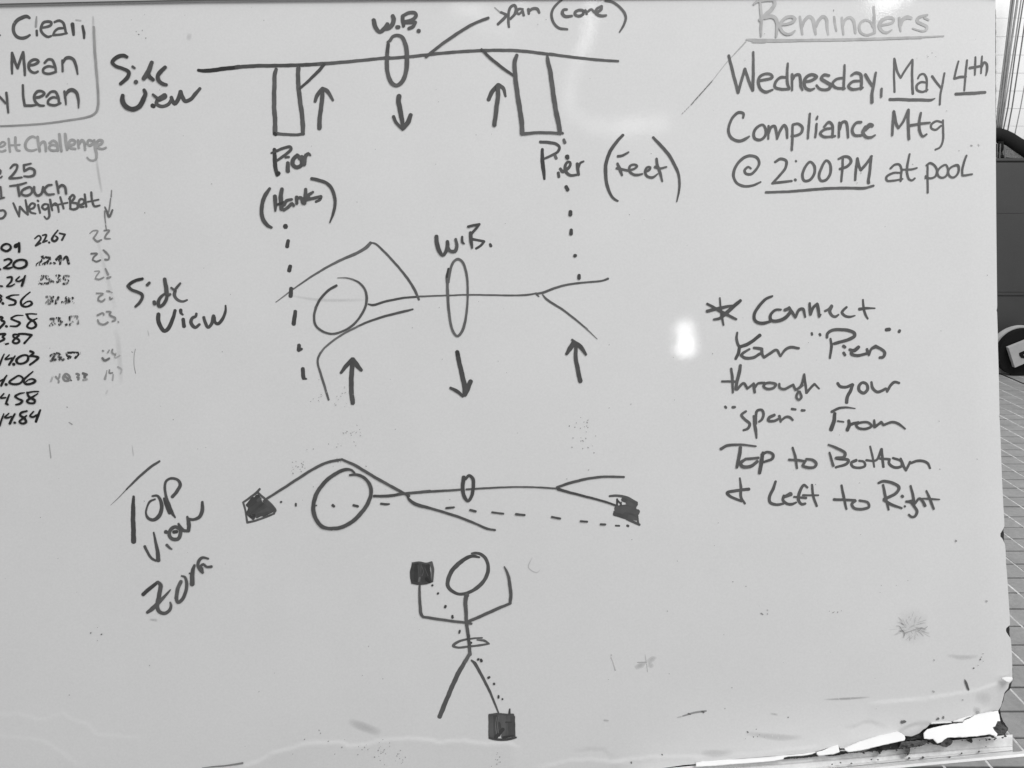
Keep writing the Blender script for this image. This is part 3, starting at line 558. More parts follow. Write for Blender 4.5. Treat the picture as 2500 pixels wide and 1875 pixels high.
# ------------------------------------------------------------------ ink
INK = r'''@handwritten_word|grey handwritten words Clean, Mean, Lean in three lines|0 0 500|30|82
t95 -10,384,22 2,380,18
320,195,26 290,178,38 240,188,40 180,225,38 148,280,36 145,335,34 175,390,34 235,412,34 285,402,32 322,378,24
t150 395,180,14 390,235,24 386,290,22
t78 396,330,26 398,382,26
445,300,24 505,290,26 550,268,28 552,242,30 515,232,30 470,242,28 445,290,28 445,335,28 475,375,28 515,398,28 552,388,22
588,238,24 640,222,26 682,245,28 700,300,28 712,362,24
692,302,22 630,308,26 590,340,24 572,378,22;572,378,24 650,372,24 725,358,18
t72 782,258,38 790,320,36 794,375,28
t165 820,214,14 872,220,14
t72 892,280,26 905,350,32 908,412,22
130,570,28 128,680,30 130,795,22;130,572,28 155,650,30 190,738,26;190,738,26 220,640,28 250,562,28;250,565,26 262,700,30 268,812,24
310,705,26 370,695,28 415,665,30 400,645,28 355,645,28 315,680,30 312,740,28 340,775,28 375,785,26 410,770,22
480,680,24 520,640,26 560,645,28 585,690,28 600,740,26 603,775,24
585,725,22 520,715,26 470,740,26 468,780,26 530,795,26 605,775,24
672,650,22 676,770,24;676,680,26 710,630,32 755,622,34 795,645,32 820,710,30 838,800,18
246,918,24 250,1030,26 266,1140,28;266,1140,28 330,1140,26 385,1132,22
370,1055,26 430,1045,28 478,1010,28 455,985,26 405,985,28 372,1030,28 375,1085,28 420,1135,28 475,1140,22
500,1045,22 550,990,24 595,990,28 625,1040,28 640,1115,26
630,1060,22 570,1050,24 520,1085,26 520,1120,26 590,1135,26 655,1112,20
695,985,24 705,1060,26 712,1130,16;706,1030,26 740,980,36 785,972,40 825,1000,36 845,1070,30 848,1165,14
-30,1020 0,1050,26 60,1115,22;68,1000,26 78,1100,26 88,1215,22
@border_line|pale rounded marker line boxing the words|0 0 500|24|140
t185 1005,175,8 1008,290,14
1012,290,24 1020,500,26 1035,700,26 1052,900,24 1060,1040,24 1058,1140,24 1040,1205,24 1000,1240,22 930,1265,18 750,1295,17 500,1330,16 200,1352,16 -30,1362,16
@handwritten_word|bold dark words Side View at the top left|0 0 500|42|62
1372,615,32 1340,600,36 1290,605,40 1230,640,40 1212,675,38 1250,712,34 1330,742,34 1392,780,40 1380,830,40 1340,870,38 1300,905,34
t82 1430,718,26 1455,735,22
t82 1465,882,44 1470,888,44
t78 1640,672,40 1615,740,50 1585,800,52 1550,850,42
t70 1600,780,40 1615,830,46 1655,862,36
t70 1785,725,38 1735,770,44 1705,820,42 1715,870,42 1755,905,38 1798,915,32
t66 1325,1030,40 1320,1080,50 1355,1145,52 1430,1180,48 1500,1150,50 1550,1070,50 1570,1010,42 1555,970,34
t80 1650,1020,26 1685,1050,30 1720,1068,26
t80 1695,1070,26 1745,1040,32 1780,1020,34 1790,1045,34 1720,1080,40;1700,1080,38 1690,1120,40 1750,1150,36 1820,1125,36 1850,1075,34
1645,1138,44 1662,1150,40
t78 1850,1050,36 1870,1100,42 1888,1122,42 1925,1070,44 1950,990,44
t76 1950,990,44 1970,1050,44 2000,1092,40 2060,1070,38 2110,1015,40 2160,955,32
@handwritten_word|faded grey heading Belt Challenge|0 300 500|24|148
-20,265,20 40,248,22 58,222,22 30,205,22 -5,235,22
-20,300,18 20,310,22 60,295,22
92,170,24 100,240,24 108,312,24
165,155,26 168,250,26 185,295,26 215,300,18;110,240,18 215,235,18
400,165,18 350,148,26 300,175,28 272,235,28 290,285,26 340,300,24 395,285,18
405,150,28 415,230,30 428,305,28;420,255,24 450,210,28 478,205,28 492,250,28 495,305,24
530,218,22 575,192,26 608,215,28 625,300,26;608,245,22 555,235,24 528,270,24 555,295,24 625,295,24
640,120,28 650,210,30 662,305,26
702,118,28 712,210,32 725,288,28
750,240,26 800,228,26 808,195,26 770,182,26 742,215,28 755,265,26 815,280,22
842,185,24 850,270,24;855,225,24 885,185,30 908,210,28 918,292,22
1000,195,22 958,185,24 942,220,24 970,245,24 1012,215,22
1018,185,24 1028,270,30 1042,340,28 1035,390,22 1000,405,18 962,395,18 940,372,16
1048,240,26 1095,225,28 1108,195,26 1072,185,26 1045,215,28 1060,268,24 1105,280,22 1145,265,20
@handwritten_word|small dark grey note 25 Touch, Weight Belt|0 300 500|26|84
-20,595,16 10,590,18 22,575,14;-15,500 8,520,20 0,552,18
110,490,18 150,450,24 185,455,24 180,495,24 145,550,26 100,598,24;100,598,24 170,596,22 235,588,20
258,455,22 335,438,18;256,455,24 262,520,24;262,520,22 320,490,26 370,510,28 368,560,28 320,578,24 258,575,18
5,690,22 15,810,22;-10,820,20 45,805,18
105,682,18 200,668,22 285,645,18;190,668,26 200,730,28 208,790,22
290,700,24 240,730,24 235,770,24 285,785,24 335,760,24 345,715,24 320,692,24 290,700,24
368,690,24 370,740,26 400,785,26 445,765,26 465,690,22;465,690,22 470,740,22
560,668,20 515,675,24 480,720,26 510,770,26 585,768,18
608,630,24 620,690,26 632,758,22;625,710,22 665,672,26 700,690,28 714,765,24
142,866,20 170,930,24 207,1014,18;207,1012,18 210,950,24 214,905,24;214,905,24 255,950,24 300,992,20;300,992,22 290,910,26 275,832,20
312,935,22 365,915,24 378,880,24 345,868,22 315,905,24 330,965,24 385,980,18
412,885,24 432,972,22;406,838,22 414,845,22
520,880,20 475,878,22 455,910,24 485,935,24 522,910,22
520,885,22 530,960,26 532,1010,24 505,1038,20 478,1010,16
540,828,24 552,890,24 565,945,20;558,900,22 598,868,24 622,895,24 634,962,20
650,800,20 668,860,24 686,925,22;595,888,18 730,862,18
755,800,24 760,925,22;745,820,22 785,778,24 805,800,24 765,860,24;775,860,22 835,875,26 838,915,26 795,935,24 755,925,22
850,890,22 900,872,24 908,835,22 870,822,22 848,860,24 865,905,24 905,905,20
914,770,22 932,905,22
985,748,22 995,840,24 1020,900,24 1078,890,18;945,852,16 1065,828,18
-20,1035,22 30,1025,24 62,980,24 40,945,22 -20,950,20
@arrow|thin grey downward arrow beside the small note|0 300 500|14|120
o.8 1205,728,12 1200,800,14
1195,815,12 1185,890,14 1175,960,14
t95 1132,908,14 1155,960,20 1178,1012,26 1215,940,18
@stray_line|faint thin vertical guide line through the number column|0 300 500|12|120
o.2 1040,380,26 1065,560,26 1100,760,22
t120 1130,950,14 1132,1010,12 1140,1085,10
t110 1140,1100,10 1150,1160,9
@handwritten_numbers|column of black handwritten times at the left edge|0 600 500|23|26
70,-22,20 25,0,24 15,30,26 70,58,24 115,25,26 108,-5,20 70,-22,20
205,-22,24 160,-5,22 160,15,20 205,-5,26;205,-30,26 208,20,28 205,65,26
-5,250 2,255
45,155,20 95,142,22 125,165,24 90,205,20 38,238,16;38,240,20 85,245,24 130,232,16
215,150,22 160,175,24 145,215,26 180,240,22 235,240,24 282,210,30 280,165,26 215,150,22
-10,433 25,437,18
75,342,16 125,338,24 125,375,22 72,435,14;72,438,18 115,435,18 158,412,12
210,332,14 170,375,18 200,385,18 250,360,20;272,322,18 255,370,28 235,432,26
-5,530 18,545 0,562 15,582,20 -5,610
28,620,30 34,626,28
70,560,22 130,535,18 205,530,12;78,562,24 130,580,24 168,598,28 160,630,24 95,642,16
325,500,14 270,545,18 225,600,26 240,648,26 300,655,20 345,625,28 330,600,20 290,605,16 255,630,16
-5,770 30,775 10,800 48,825,26 -5,890
64,868,26 74,872,26
120,780,20 170,755,18 250,752,10;120,790,22 170,812,22 215,835,26 180,868,22 110,868,16
280,738,18 340,735,16 395,738,14;290,742,24 310,785,24 370,820,26 388,865,28 340,892,22 292,872,24 320,825,22 400,785,14
-5,955 60,952 25,985 50,1005 -5,1035
60,1063,18 90,1055,18
200,958,18 145,962,24 145,985,22 200,1012,24 208,1035,24 170,1055,22 138,1038,24 170,995,22 205,970,18
200,952,20 270,952,24 342,965,26;342,965,24 300,1010,20 262,1052,24
45,1170,14 20,1220,20 -5,1290,22;100,1178,14 55,1225,20 90,1222,20 130,1210,16;162,1190,16 130,1235,26 98,1285,24
145,1278,32 152,1282,30
262,1180,20 210,1200,24 178,1235,30 190,1268,24 250,1270,22 298,1235,28 300,1190,22 262,1180,20
325,1138,24 362,1158,26 318,1192,16;318,1192,16 365,1192,24 412,1208,28 370,1250,22 322,1285,22
-10,1465 35,1442,18;72,1400,16 40,1450,26 12,1510,26
62,1496,30 70,1500,28
205,1402,18 150,1430,20 100,1475,24 140,1495,24 215,1485,22 248,1435,22 205,1402,18
355,1358,14 300,1405,20 255,1455,26 275,1492,24 330,1490,24 382,1460,26 350,1438,20 310,1445,14 280,1468,14
@+handwritten_numbers|bottom of the black time column, last two entries|0 800 500|23|26
42,710,14 5,758,20 60,755,18;100,722,16 80,775,24 62,822,22
76,826,24 84,830,22
165,735,22 210,712,20 265,702,10;160,745,20 200,770,22 240,792,26 215,820,24 170,832,18
415,690,16 355,690,16 300,702,20;292,700,22 310,745,26 375,785,28 370,812,22 310,812,22 290,792,24 340,755,24 408,712,12
40,930,14 18,990,20 -5,1060,22;95,925,14 50,970,20 85,972,20 122,958,16;160,930,18 132,980,26 105,1035,28
154,1024,24 164,1028,22
290,900,20 225,920,24 215,945,24 265,980,26 282,1020,26 240,1035,22 208,1015,22 240,985,22 285,950,18
362,905,16 322,955,20 355,965,22 395,942,18;435,890,22 410,950,30 388,1015,28
@handwritten_numbers|dry black times in the second column, partly rubbed away|0 300 500|20|50
375,1250,16 420,1218,18 442,1245,20 385,1325,20;385,1325,22 440,1298,18
460,1215,18 500,1208,20 490,1245,20 462,1290,18;465,1288,20 508,1272,18
528,1290,22 534,1294,20
625,1160,16 585,1210,20 560,1260,28 590,1278,26 622,1245,24 600,1222,16
d.15 642,1192,18 702,1205,22;702,1205,20 668,1265,22
@handwritten_numbers|streaky half erased times further down the second column|0 600 500|24|45
d.5 430,125 475,118 450,160 395,205;d.5 390,212,20 465,198,20
d.5 480,125 545,132 520,165 475,200;d.5 480,185 548,188
d.3 580,187 592,190
d.3 650,108 605,145 630,158 660,130;d.2 655,110,24 648,198,22
d.3 680,150,20 715,118,26 742,192,28
t60 d.55 430,335 470,325 440,370 415,405 465,412;d.55 485,330 515,330 500,350 545,370 530,400 480,408;d.5 565,385 575,390
d.5 608,322 650,325 630,350 655,368 615,392;d.5 740,328 690,330 690,360 735,378 715,408 680,410
t110 d.5 500,552 542,550 525,585 490,628;d.5 492,630 540,622
d.5 572,550 550,600 605,590;d.5 630,555 600,625;d.4 670,608 680,612
d.5 715,555 705,622;d.5 745,565 740,620;d.5 785,562 760,590 790,618
t80 d.5 545,790 590,790 570,830 540,862;d.5 540,858 590,845
d.5 612,782 645,780 628,808 668,822 640,852;d.4 708,855 720,850
d.5 790,765 752,770 765,810 782,825 755,852;d.5 t110 790,768 832,765 840,840
t62 d.35 545,1188 590,1168 575,1210 545,1238;d.35 545,1238 600,1228;d.35 612,1160 645,1172 620,1195 658,1205 640,1230
d.2 674,1232 686,1226
d.3 770,1155 720,1160 728,1190 765,1200 735,1218;d.3 778,1150,20 862,1160,26;d.3 850,1168 812,1212
t165 d.3 568,1412 548,1465,18;t140 d.2 600,1415 628,1440;d.2 645,1385,16 632,1478,20
t125 d.25 712,1385 682,1420 698,1455 742,1455 752,1415 712,1385;t120 d.2 700,1410 740,1440
t90 764,1450,16 770,1455,16
t120 d.2 825,1382 852,1390 835,1420;d.2 850,1400 845,1445
t100 d.1 895,1378,26 938,1392,24;d.1 915,1385,30 915,1425,26;t150 d.3 900,1450 935,1440
@handwritten_numbers|faint grey third column of rubbed numbers|0 300 500|19|124
o.6 968,1195,10 1005,1165,16 1055,1165,18 1040,1200,18 1008,1245,18;1008,1245,18 1050,1280,22 1095,1262,16
1125,1162,16 1180,1160,18 1150,1200,20;1150,1200,18 1132,1245,20 1192,1250,12
t105 985,1412,20 1050,1412,16 1010,1450,16 1000,1480,16;1000,1480,16 1040,1498,18 1085,1480,16
1115,1372,16 1145,1400,22 1178,1440,16 1170,1475,18 1135,1475,22
@handwritten_numbers|faint grey rubbed digits below in the third column|0 600 500|19|130
o.7 1020,275,10 1075,275,14 1040,325,14 1028,355,14;1028,355,14 1070,362,18 1120,340,14
1138,245,14 1168,310,22;1158,348,22 1195,335,16
1040,512,14 1112,518,16 1065,555,16 1060,590,18;1060,590,18 1100,602,18 1132,575,14
1152,488,14 1180,492,18;o.5 1180,492 1210,505,14;1185,555,16 1190,578,18 1215,565,10
1050,750,18 1112,725,16 1120,748,16;1055,800,16 1070,835,20 1120,850,18 1165,825,18
1150,710,16 1195,715,20 1180,745,16 1240,778,24 1245,800,18 1212,815,16
1276,818,14 1280,828,12
1108,1132,16 1118,1138,14;o.8 1180,1125,12 1162,1155,16
t105 1105,1212,22 1128,1238,22 1180,1215,20
t130 1215,1118,14 1208,1150,16 1245,1178,16;o.4 1250,1160 1240,1210,16 1295,1185
t150 1155,1345,8 1145,1390,14 1133,1440,26;t130 1182,1340,14 1180,1375,18 1215,1372,16;t155 1222,1390,14 1215,1452,16
t160 1272,1308,18 1312,1335,16 1300,1385,10
o.09 1240,900,50 1270,1000,55 1290,1200,50 1310,1500,46
o.07 1030,-150,30 1250,700,50
t120 1462,1115,5 1449,1180,5 1448,1290,5 1464,1378,6
o.4 1420,1145 1435,1152,10;t190 1145,1595,14 1160,1560,12
@span_line|long dark marker line of the bridge span|450 0 500|40|80
t48 150,758,30 230,765,40 400,745,42 600,722,40
t72 560,726,38 750,712,38 1000,708,36 1300,700,36 1500,688,38
t86 1450,692,36 1700,672,34 1950,648,32 2212,620,32
@+span_line|right half of the bridge span line|850 0 500|36|86
400,632,32 700,608,32 1000,575,32 1300,552,32 1600,542,32 1850,548,32 2212,590,30
@+span_line|tapering right end of the bridge span line|1150 0 500|32|86
850,582,30 1000,604,28 1200,628,28 1400,648,28 1590,660,24
@pier_outline|left pier drawn as an open box under the span|450 0 500|44|84
992,745,34 978,800,42 972,950,44 970,1150,46 980,1300,46 980,1430,48
985,1440,34 1080,1450,30 1200,1455,28 1290,1445,30
1232,735,44 1228,850,44 1245,1050,46 1270,1230,46 1280,1350,46 1280,1445,40
t52 972,1442,36 988,1452,34
t70 1510,695,34 1455,760,34 1360,855,30 1245,958,26
@arrow|upward arrow right of the left pier|450 0 500|44|82
1490,960,40 1488,1080,44 1465,1250,44 1458,1385,46
1412,1095,32 1440,1020,40 1490,955,36
1490,955,38 1545,985,42 1605,1082,26
@handwritten_word|heavy letters W.B. at the top|850 0 500|40|84
275,215,42 295,290,46 340,345,38 385,315,44 425,260,44;390,310,40 440,300,44 485,250,46 492,200,46 480,170,40
525,292,38 548,292,38
590,170,38 590,220,40 598,282,32;590,170,34 650,140,34 720,138,36 735,170,36 690,215,40 610,240,46;625,240,36 690,240,40 728,240,34;728,240,34 700,285,36 655,308,34
758,332,42 766,334,42
@oval|thick upright oval on the bridge span|850 0 500|40|86
425,455,24 450,440,30 480,395,32 530,380,32 580,400,38 620,480,44 634,600,46 632,720,46 610,830,44 570,895,42 520,922,40 470,895,42 430,800,42 418,680,42 425,550,38 432,475,34
t76 432,480,32 426,560,34
@arrow|downward arrow under the upper oval|850 0 500|46|76
550,1035,48 545,1090,50 560,1180,50 580,1280,46 590,1370,36
490,1258,34 520,1325,34 590,1398,28
676,1240,42 650,1310,50 600,1382,40
@pointer_line|line leading from the span up to the word span|850 0 500|30|84
840,615,28 900,565,30 1000,485,30 1150,380,32 1300,285,30 1400,235,28 1515,192,28
@pier_outline|right pier drawn as a tall box under the span|850 0 500|44|84
t74 1440,532,26 1530,620,30 1650,718,30 1785,815,24
1822,595,36 1802,650,42 1800,750,44 1820,950,46 1850,1150,48 1875,1320,48 1880,1442,48
@+pier_outline|right side and base of the right pier|1150 0 500|44|84
822,588,18 830,650,38 858,780,44 885,980,46 915,1180,48 950,1350,48 960,1425,42
560,1445,32 700,1432,28 850,1432,28 970,1442,28
@arrow|upward arrow left of the right pier|850 0 500|46|80
1618,920,44 1620,1020,44 1605,1150,44 1580,1350,44
1515,1078,40 1550,1000,46 1620,915,40
1625,918,44 1672,950,40 1700,1040,24
@handwritten_word|words span (core) at the top|1150 0 500|30|92
o.4 255,82,14 320,140,20
325,132,26 385,162,30;385,165,32 340,215,32 290,262,28
410,292,24 403,220,28 408,130,28 430,75,30 468,55,30 485,85,30 475,145,30 425,205,26
560,98,22 515,98,26 495,130,28 515,152,26 555,120,22;555,105,22 570,165,28
620,98,30 625,148,26;625,125,26 660,95,30 715,98,34 738,138,24
980,0,22 920,50,26 880,110,26 870,180,28 895,250,28 950,302,28 1040,316,24
1035,102,26 1000,105,30 985,140,34 1015,175,34 1090,172,26
1170,108,30 1125,130,30 1125,158,30 1170,172,30 1212,150,30 1210,115,30 1170,108,30
t100 1235,108,24 1250,150,24;1255,130,22 1300,100,26 1330,130,26
t96 1345,145,26 1405,100,32 1412,65,26;1412,65,24 1360,95,28 1345,140,32 1400,170,32 1460,165,24
1450,8,22 1520,18,26 1600,70,26 1655,135,28 1672,195,26 1650,270,24 1605,345,16
@handwritten_word|dark word Pier under the left pier|550 300 500|40|76
t62 530,285,36 535,400,42 545,500,42 560,565,34
495,325,18 560,300,30;560,300,28 640,268,28 700,258,32 712,280,32 670,325,30 600,378,28 560,405,24
650,372,24 688,368,24
675,430,36 676,520,46
780,345,34 735,395,44 728,450,44 770,480,40 820,455,40 825,405,40 790,360,40
t82 800,385,36 830,360,30 850,450,42;870,345,34 850,450,42;862,370,36 895,330,32 918,350,22
t48 570,548,46 578,542,40
@handwritten_word|word Hands in large brackets|550 300 500|36|78
t76 480,708,30 435,775,42 400,870,40 392,960,40 412,1050,42 455,1105,40 500,1130,26
t74 932,602,34 1010,618,34 1090,648,34 1150,710,36 1180,800,34 1185,890,32 1165,980,28 1130,1075,16
535,790,40 542,880,40 540,950,22;612,712,36 600,800,46 608,930,44;t60 560,882,22 630,862,34
720,825,26 660,842,34 635,885,36;630,942,30 690,900,34 720,870,34 740,895,28
770,800,36 772,870,32;775,815,28 815,808,34 840,865,38
868,715,32 865,790,38 855,868,40;948,745,24 895,785,34 905,812,34;870,830,30 950,812,30 1035,795,32;1035,795,30 1022,830,30 978,852,26
@dotted_line|dotted line dropping from the left pier to the lower figure|550 300 500|40|66
648,1112,48 652,1124,48
680,1272,36 668,1335,42
702,1548,40 690,1595,44
@+dotted_line|lower dashes of the left dotted line|600 550 500|40|68
490,682,40 484,765,42
535,930,38 518,1065,44
575,1295,38 572,1348,40;570,1350,36 605,1335,26
616,1548,38 622,1635,42;622,1650,36 658,1660,14
@handwritten_word|word Pier under the right pier|1250 300 500|34|78
t62 328,285,30 328,400,40 340,500,40 350,605,24
305,205,30 400,212,32 480,228,30 512,262,28 495,310,28 430,350,26 350,385,22
t92 468,358,32 478,382,32
500,538,30 506,582,30
522,495,30 545,525,34 600,495,32 630,455,28 628,425,26 600,422,26 578,455,30 580,520,34 625,565,30 700,560,24
705,440,32 712,500,34 720,560,28;715,490,24 740,430,24 775,415,18
@handwritten_word|word Feet in tall brackets|1250 300 500|30|84
t78 1200,130,28 1130,205,34 1060,310,36 1018,430,36 1012,560,36 1030,680,32 1070,780,28 1110,825,24 1145,843,18
t82 1525,155,26 1590,225,32 1680,325,34 1755,450,32 1800,560,28 1810,660,24 1802,750,22 1780,850,12
1145,360,28 1200,350,26 1260,315,18
1140,438,26 1165,500,36 1190,565,22;1130,490,24 1240,510,24
1245,515,24 1320,495,22 1352,465,24 1320,448,22 1275,465,24 1268,515,26 1310,555,26 1360,562,26 1410,550,18
1435,528,24 1485,505,24 1495,480,24 1460,480,24 1438,520,24 1455,570,26 1520,588,26 1575,550,14
1562,385,24 1570,450,30 1600,540,30 1625,630,18;1545,475,28 1600,490,22 1670,475,18
@dotted_line|dotted line dropping from the right pier|1250 300 500|38|66
t80 546,105,20 552,115,20
t90 560,180,28 572,212,34
596,362,46 600,378,42
585,688,36 602,722,38
632,958,38 630,992,40
640,1155,32 638,1200,36
678,1435,36 688,1432,32
725,1645,32 725,1680,34
@handwritten_word|letters W.B. over the lower oval|1000 500 500|36|72
290,340,40 298,430,46 325,505,42 360,545,30 395,500,36 410,440,40 408,395,34
t80 410,450,34 440,500,34 490,500,38 510,450,34 498,370,28
568,345,24 570,405,28 590,420,16
632,235,26 690,222,26 755,208,24;755,208,24 710,265,26 665,315,28
658,300,34 665,390,38 675,465,22;670,370,26 740,382,26 805,395,26;805,395,26 770,440,26 718,472,24
870,425,26 878,445,32
@body_line|upper arm, spine and legs of the first stick person|600 550 500|26|86
t110 325,830,9 420,760,13 520,680,15
t96 505,695,14 700,560,20 900,440,24 1050,365,28 1200,300,32 1300,240,34 1348,190,34
1342,186,16 1400,200,20 1500,290,24 1630,430,24 1740,565,26 1820,690,28 1870,802,24
t74 1325,852,18 1370,862,24 1500,825,24 1700,785,22 1870,770,20
t90 1850,770,18 2165,757,16
@head_outline|open round head of the first stick person|600 550 500|24|82
t72 980,650,26 890,705,26 810,790,26 755,890,26
760,880,26 738,980,24 750,1070,24 805,1130,24 880,1165,22 960,1170,22 1060,1138,22 1160,1075,24 1240,980,24 1295,870,26 1306,780,26 1285,690,24 1225,620,20 1150,582,16
t105 1160,585,17 1080,567,13 990,567,6
@+body_line|right half of the spine and the split legs of the first stick person|1000 500 500|22|86
400,980,16 600,972,16 900,975,17 1150,978,18 1290,970,20 1370,955,18
1370,960,18 1450,945,26 1580,895,24 1730,858,22 1900,838,20 2080,820,20 2145,797,22
1370,965,20 1396,990,14
1437,970,14 1480,1020,24 1650,1130,22 1800,1245,20 1920,1345,16
t110 1900,1330,17 2028,1450,6
@+body_line|lower arm curve of the first stick person|600 750 500|24|84
t78 1805,22,18 1700,48,26 1500,98,24 1320,158,22 1200,210,20
t100 1215,205,20 1050,290,20 930,372,20 850,440,20 800,505,22
t92 805,495,22 780,555,22 780,620,22 810,720,24 850,850,24 895,1000,20
@arrow|upward arrow under the first stick person's head|600 750 500|46|74
1152,565,44 1145,700,48 1140,880,48 1155,1035,46
1028,708,28 1080,640,42 1150,560,40
1158,562,44 1195,620,52 1248,680,34
@oval|thin tall oval on the first stick person's spine|1000 500 500|28|80
t60 420,690,22 405,780,30 410,870,26
t92 425,840,14 430,760,26 450,670,26 480,610,26 520,585,26 565,610,26 602,690,26 622,800,24 628,950,22 622,1100,22 600,1260,26 565,1370,30 515,1418,24 470,1370,26 440,1260,26 420,1100,28 410,920,30 408,800,26
@arrow|long downward arrow under the thin oval|1000 750 500|46|72
t60 514,482,42 530,560,44
t70 525,540,44 560,700,48 590,830,50 600,920,52
440,872,26 500,900,38 575,960,30
660,800,46 620,890,54 595,945,48
@arrow|upward arrow under the first stick person's legs|1000 750 500|44|74
1798,390,34 1795,540,40 1815,660,44 1845,800,44
1695,505,30 1735,445,50 1775,375,46;1755,350,22 1800,395,40
1780,380,40 1850,430,46 1905,512,26
@handwritten_word|words Side View beside the first stick person|300 650 400|42|68
t52 265,168,36 180,190,40 100,232,42 66,268,42
t68 66,265,42 110,312,40 190,345,40 255,380,42 262,425,40 225,490,38 168,545,30
t78 325,255,36 358,222,36
t78 563,172,46 580,270,54 592,375,56;t80 600,390,46 640,378,32
t74 568,370,30 505,420,40 478,490,46 490,540,44 540,520,42 585,450,46 595,400,40
t72 422,480,46 428,508,46
t80 652,290,28 695,320,32 730,280,34 775,228,26;t84 705,330,44 695,385,44 720,435,40 770,470,36 820,475,30 868,455,24
t66 480,645,50 478,720,56 505,810,54 560,875,48 615,835,52 670,720,50 705,595,40
780,590,44 785,630,40 810,655,24
814,715,46 826,812,50
t74 992,640,34 985,675,38 935,700,42 918,750,46 940,800,46 980,825,40 1035,785,34
t72 1092,690,40 1115,770,42 1150,825,38 1195,780,42 1225,670,46
1235,690,40 1245,760,38 1285,775,42 1345,710,42 1385,610,34 1386,530,22
@handwritten_word|slanting words Top View at the lower left|200 1100 500|34|76
t80 838,115,22 760,165,26 650,255,26 550,350,22 480,420,16
o.6 490,410,13 400,505,9 310,590,4
t66 558,495,24 553,620,44 553,760,46 558,930,50 558,985,50
760,492,20 815,488,26 855,560,36 858,650,40 820,720,42 765,750,34 715,730,30 692,680,20 705,605,20 735,550,22 790,525,18
975,500,34 1030,435,36 1062,365,34 1030,315,28 960,300,26 910,330,26 895,400,26 905,480,28 935,590,44 965,660,44 1008,725,14
t70 885,515,20 905,580,30 950,670,44
678,1035,30 720,1120,26 755,1165,26 800,1190,22;775,885,18 792,970,26 815,1080,38 825,1185,46
905,878,42 915,882,38;t85 915,1020,30 945,1050,24 970,1065,16
t82 1000,825,36 955,860,36 945,920,38 975,955,36 1035,955,38 1062,905,38 1060,850,36 1000,825,36
t66 990,880,34 1025,875,34
1042,790,22 1075,845,42 1100,865,34 1150,868,30;1150,868,36 1155,790,44 1138,715,24;1155,740,30 1210,745,28 1270,715,36 1300,640,40 1300,555,26
@handwritten_word|slanting word Zone under Top View|200 1250 500|36|80
t64 660,890,40 740,820,38 815,760,32
820,755,30 848,790,42 838,880,44 818,970,44
t84 955,840,14 890,915,30 820,985,42 760,1045,44 705,1085,30;818,960,40 815,1030,40 840,1080,38 895,1095,34 945,1060,34 962,1010,28 952,975,16
t92 1070,750,36 1035,830,40 1018,930,38;t82 1018,925,36 1035,975,34 1080,950,36 1120,860,34 1132,770,34 1112,705,26 1075,690,16
t78 1190,780,50 1192,690,46 1200,620,38 1215,575,26;1160,662,16 1185,668,20
1365,505,20 1300,492,28 1262,530,34 1255,590,30 1285,640,28 1305,655,28;1300,655,26 1300,610,22 1275,590,30;1275,590,26 1310,565,26 1345,592,24 1400,590,28
@body_line|bent arm line of the second stick person seen from above|550 1050 500|28|82
440,745,22 600,645,26 800,515,28 960,415,28 1100,350,28 1262,316,24
1262,318,22 1400,380,30 1600,500,30 1800,612,30 1985,712,28
t72 1605,712,26 1750,712,30 1900,690,28
1880,692,26 2212,658,26
t74 1965,712,18 1990,755,28 2050,800,30 2212,845,26
@head_outline|large round head of the second stick person|550 1050 500|38|76
1395,462,22 1355,428,24 1290,428,34 1180,478,38 1070,568,40 990,680,42 955,790,42 955,890,42 990,980,42 1050,1045,38 1150,1068,34
t78 1120,1064,34 1220,1058,38 1340,1010,40 1450,915,42 1540,790,40 1575,680,38 1560,590,36 1500,515,32 1420,482,28 1345,486,22
@fist_block|scribbled dark square at the raised hand of the second person|200 1100 500|30|84
1920,415,24 1885,455,26 1820,505,24 1740,560,20;1740,560,20 1765,640,20 1775,710,20 1785,775,22;1785,778,22 1880,755,22 1980,720,22 2080,680,18
1895,450,22 1980,525,24 2060,600,26 2092,650,20 2070,675,16
t62 1900,500,52 1840,570,48;t64 1850,520,40 1790,590,40;t66 1830,600,40 1790,680,40;t70 1800,690,34 1850,730,40;t66 1900,530,50 1815,610,50;t72 1935,560,50 1830,640,50;t66 1960,590,52 1830,690,48;t72 2000,590,54 1860,700,52;t78 2040,620,44 1900,690,44;t56 1820,710,34 1860,700,34;t78 2010,640,40 1890,715,34;t76 1970,545,36 2060,630,36;t74 2075,640,30 1960,700,34;t70 1900,700,34 2000,680,34
t82 1925,520,34 1900,540,30
@dotted_line|row of dots and dashes under the second stick person, left|550 1050 500|26|72
600,778,22 606,774,20
762,795,20 762,818,20
t90 982,812,14 985,816,14
1160,812,30 1175,824,26
1385,812,26 1432,824,26
1682,795,24 1730,802,24 1772,798,16
@body_line|spine and legs of the second stick person|1000 1050 600|22|84
-5,568,22 200,552,22 330,545,20 462,536,18
510,534,16 700,522,16 950,512,14 1150,515,14 1320,526,16
t80 1325,516,20 1430,480,24 1600,438,22 1750,420,20 1930,422,18
t70 1335,530,26 1450,565,22;1420,556,22 1600,602,20 1750,642,18 1850,676,18
-5,618,16 40,658,26 100,680,26;t78 100,678,22 250,722,22 450,785,22 600,845,20 700,888,20 770,900,18
@oval|small oval on the second stick person's spine|1000 1050 600|28|78
t70 488,425,36 480,480,32 480,540,32 492,600,32 525,638,24 560,590,28 574,500,30 568,435,28 535,408,24 505,440,24
@dotted_line|dashes under the second stick person, right|1000 1050 600|18|76
330,703,20 400,695,16
545,720,20 595,732,20
742,740,16 845,753,16
957,757,20 1036,765,18
1280,782,18 1356,797,18
1540,820,18 1600,825,16
1720,848,18 1762,850,18
1855,860,16 1888,862,16
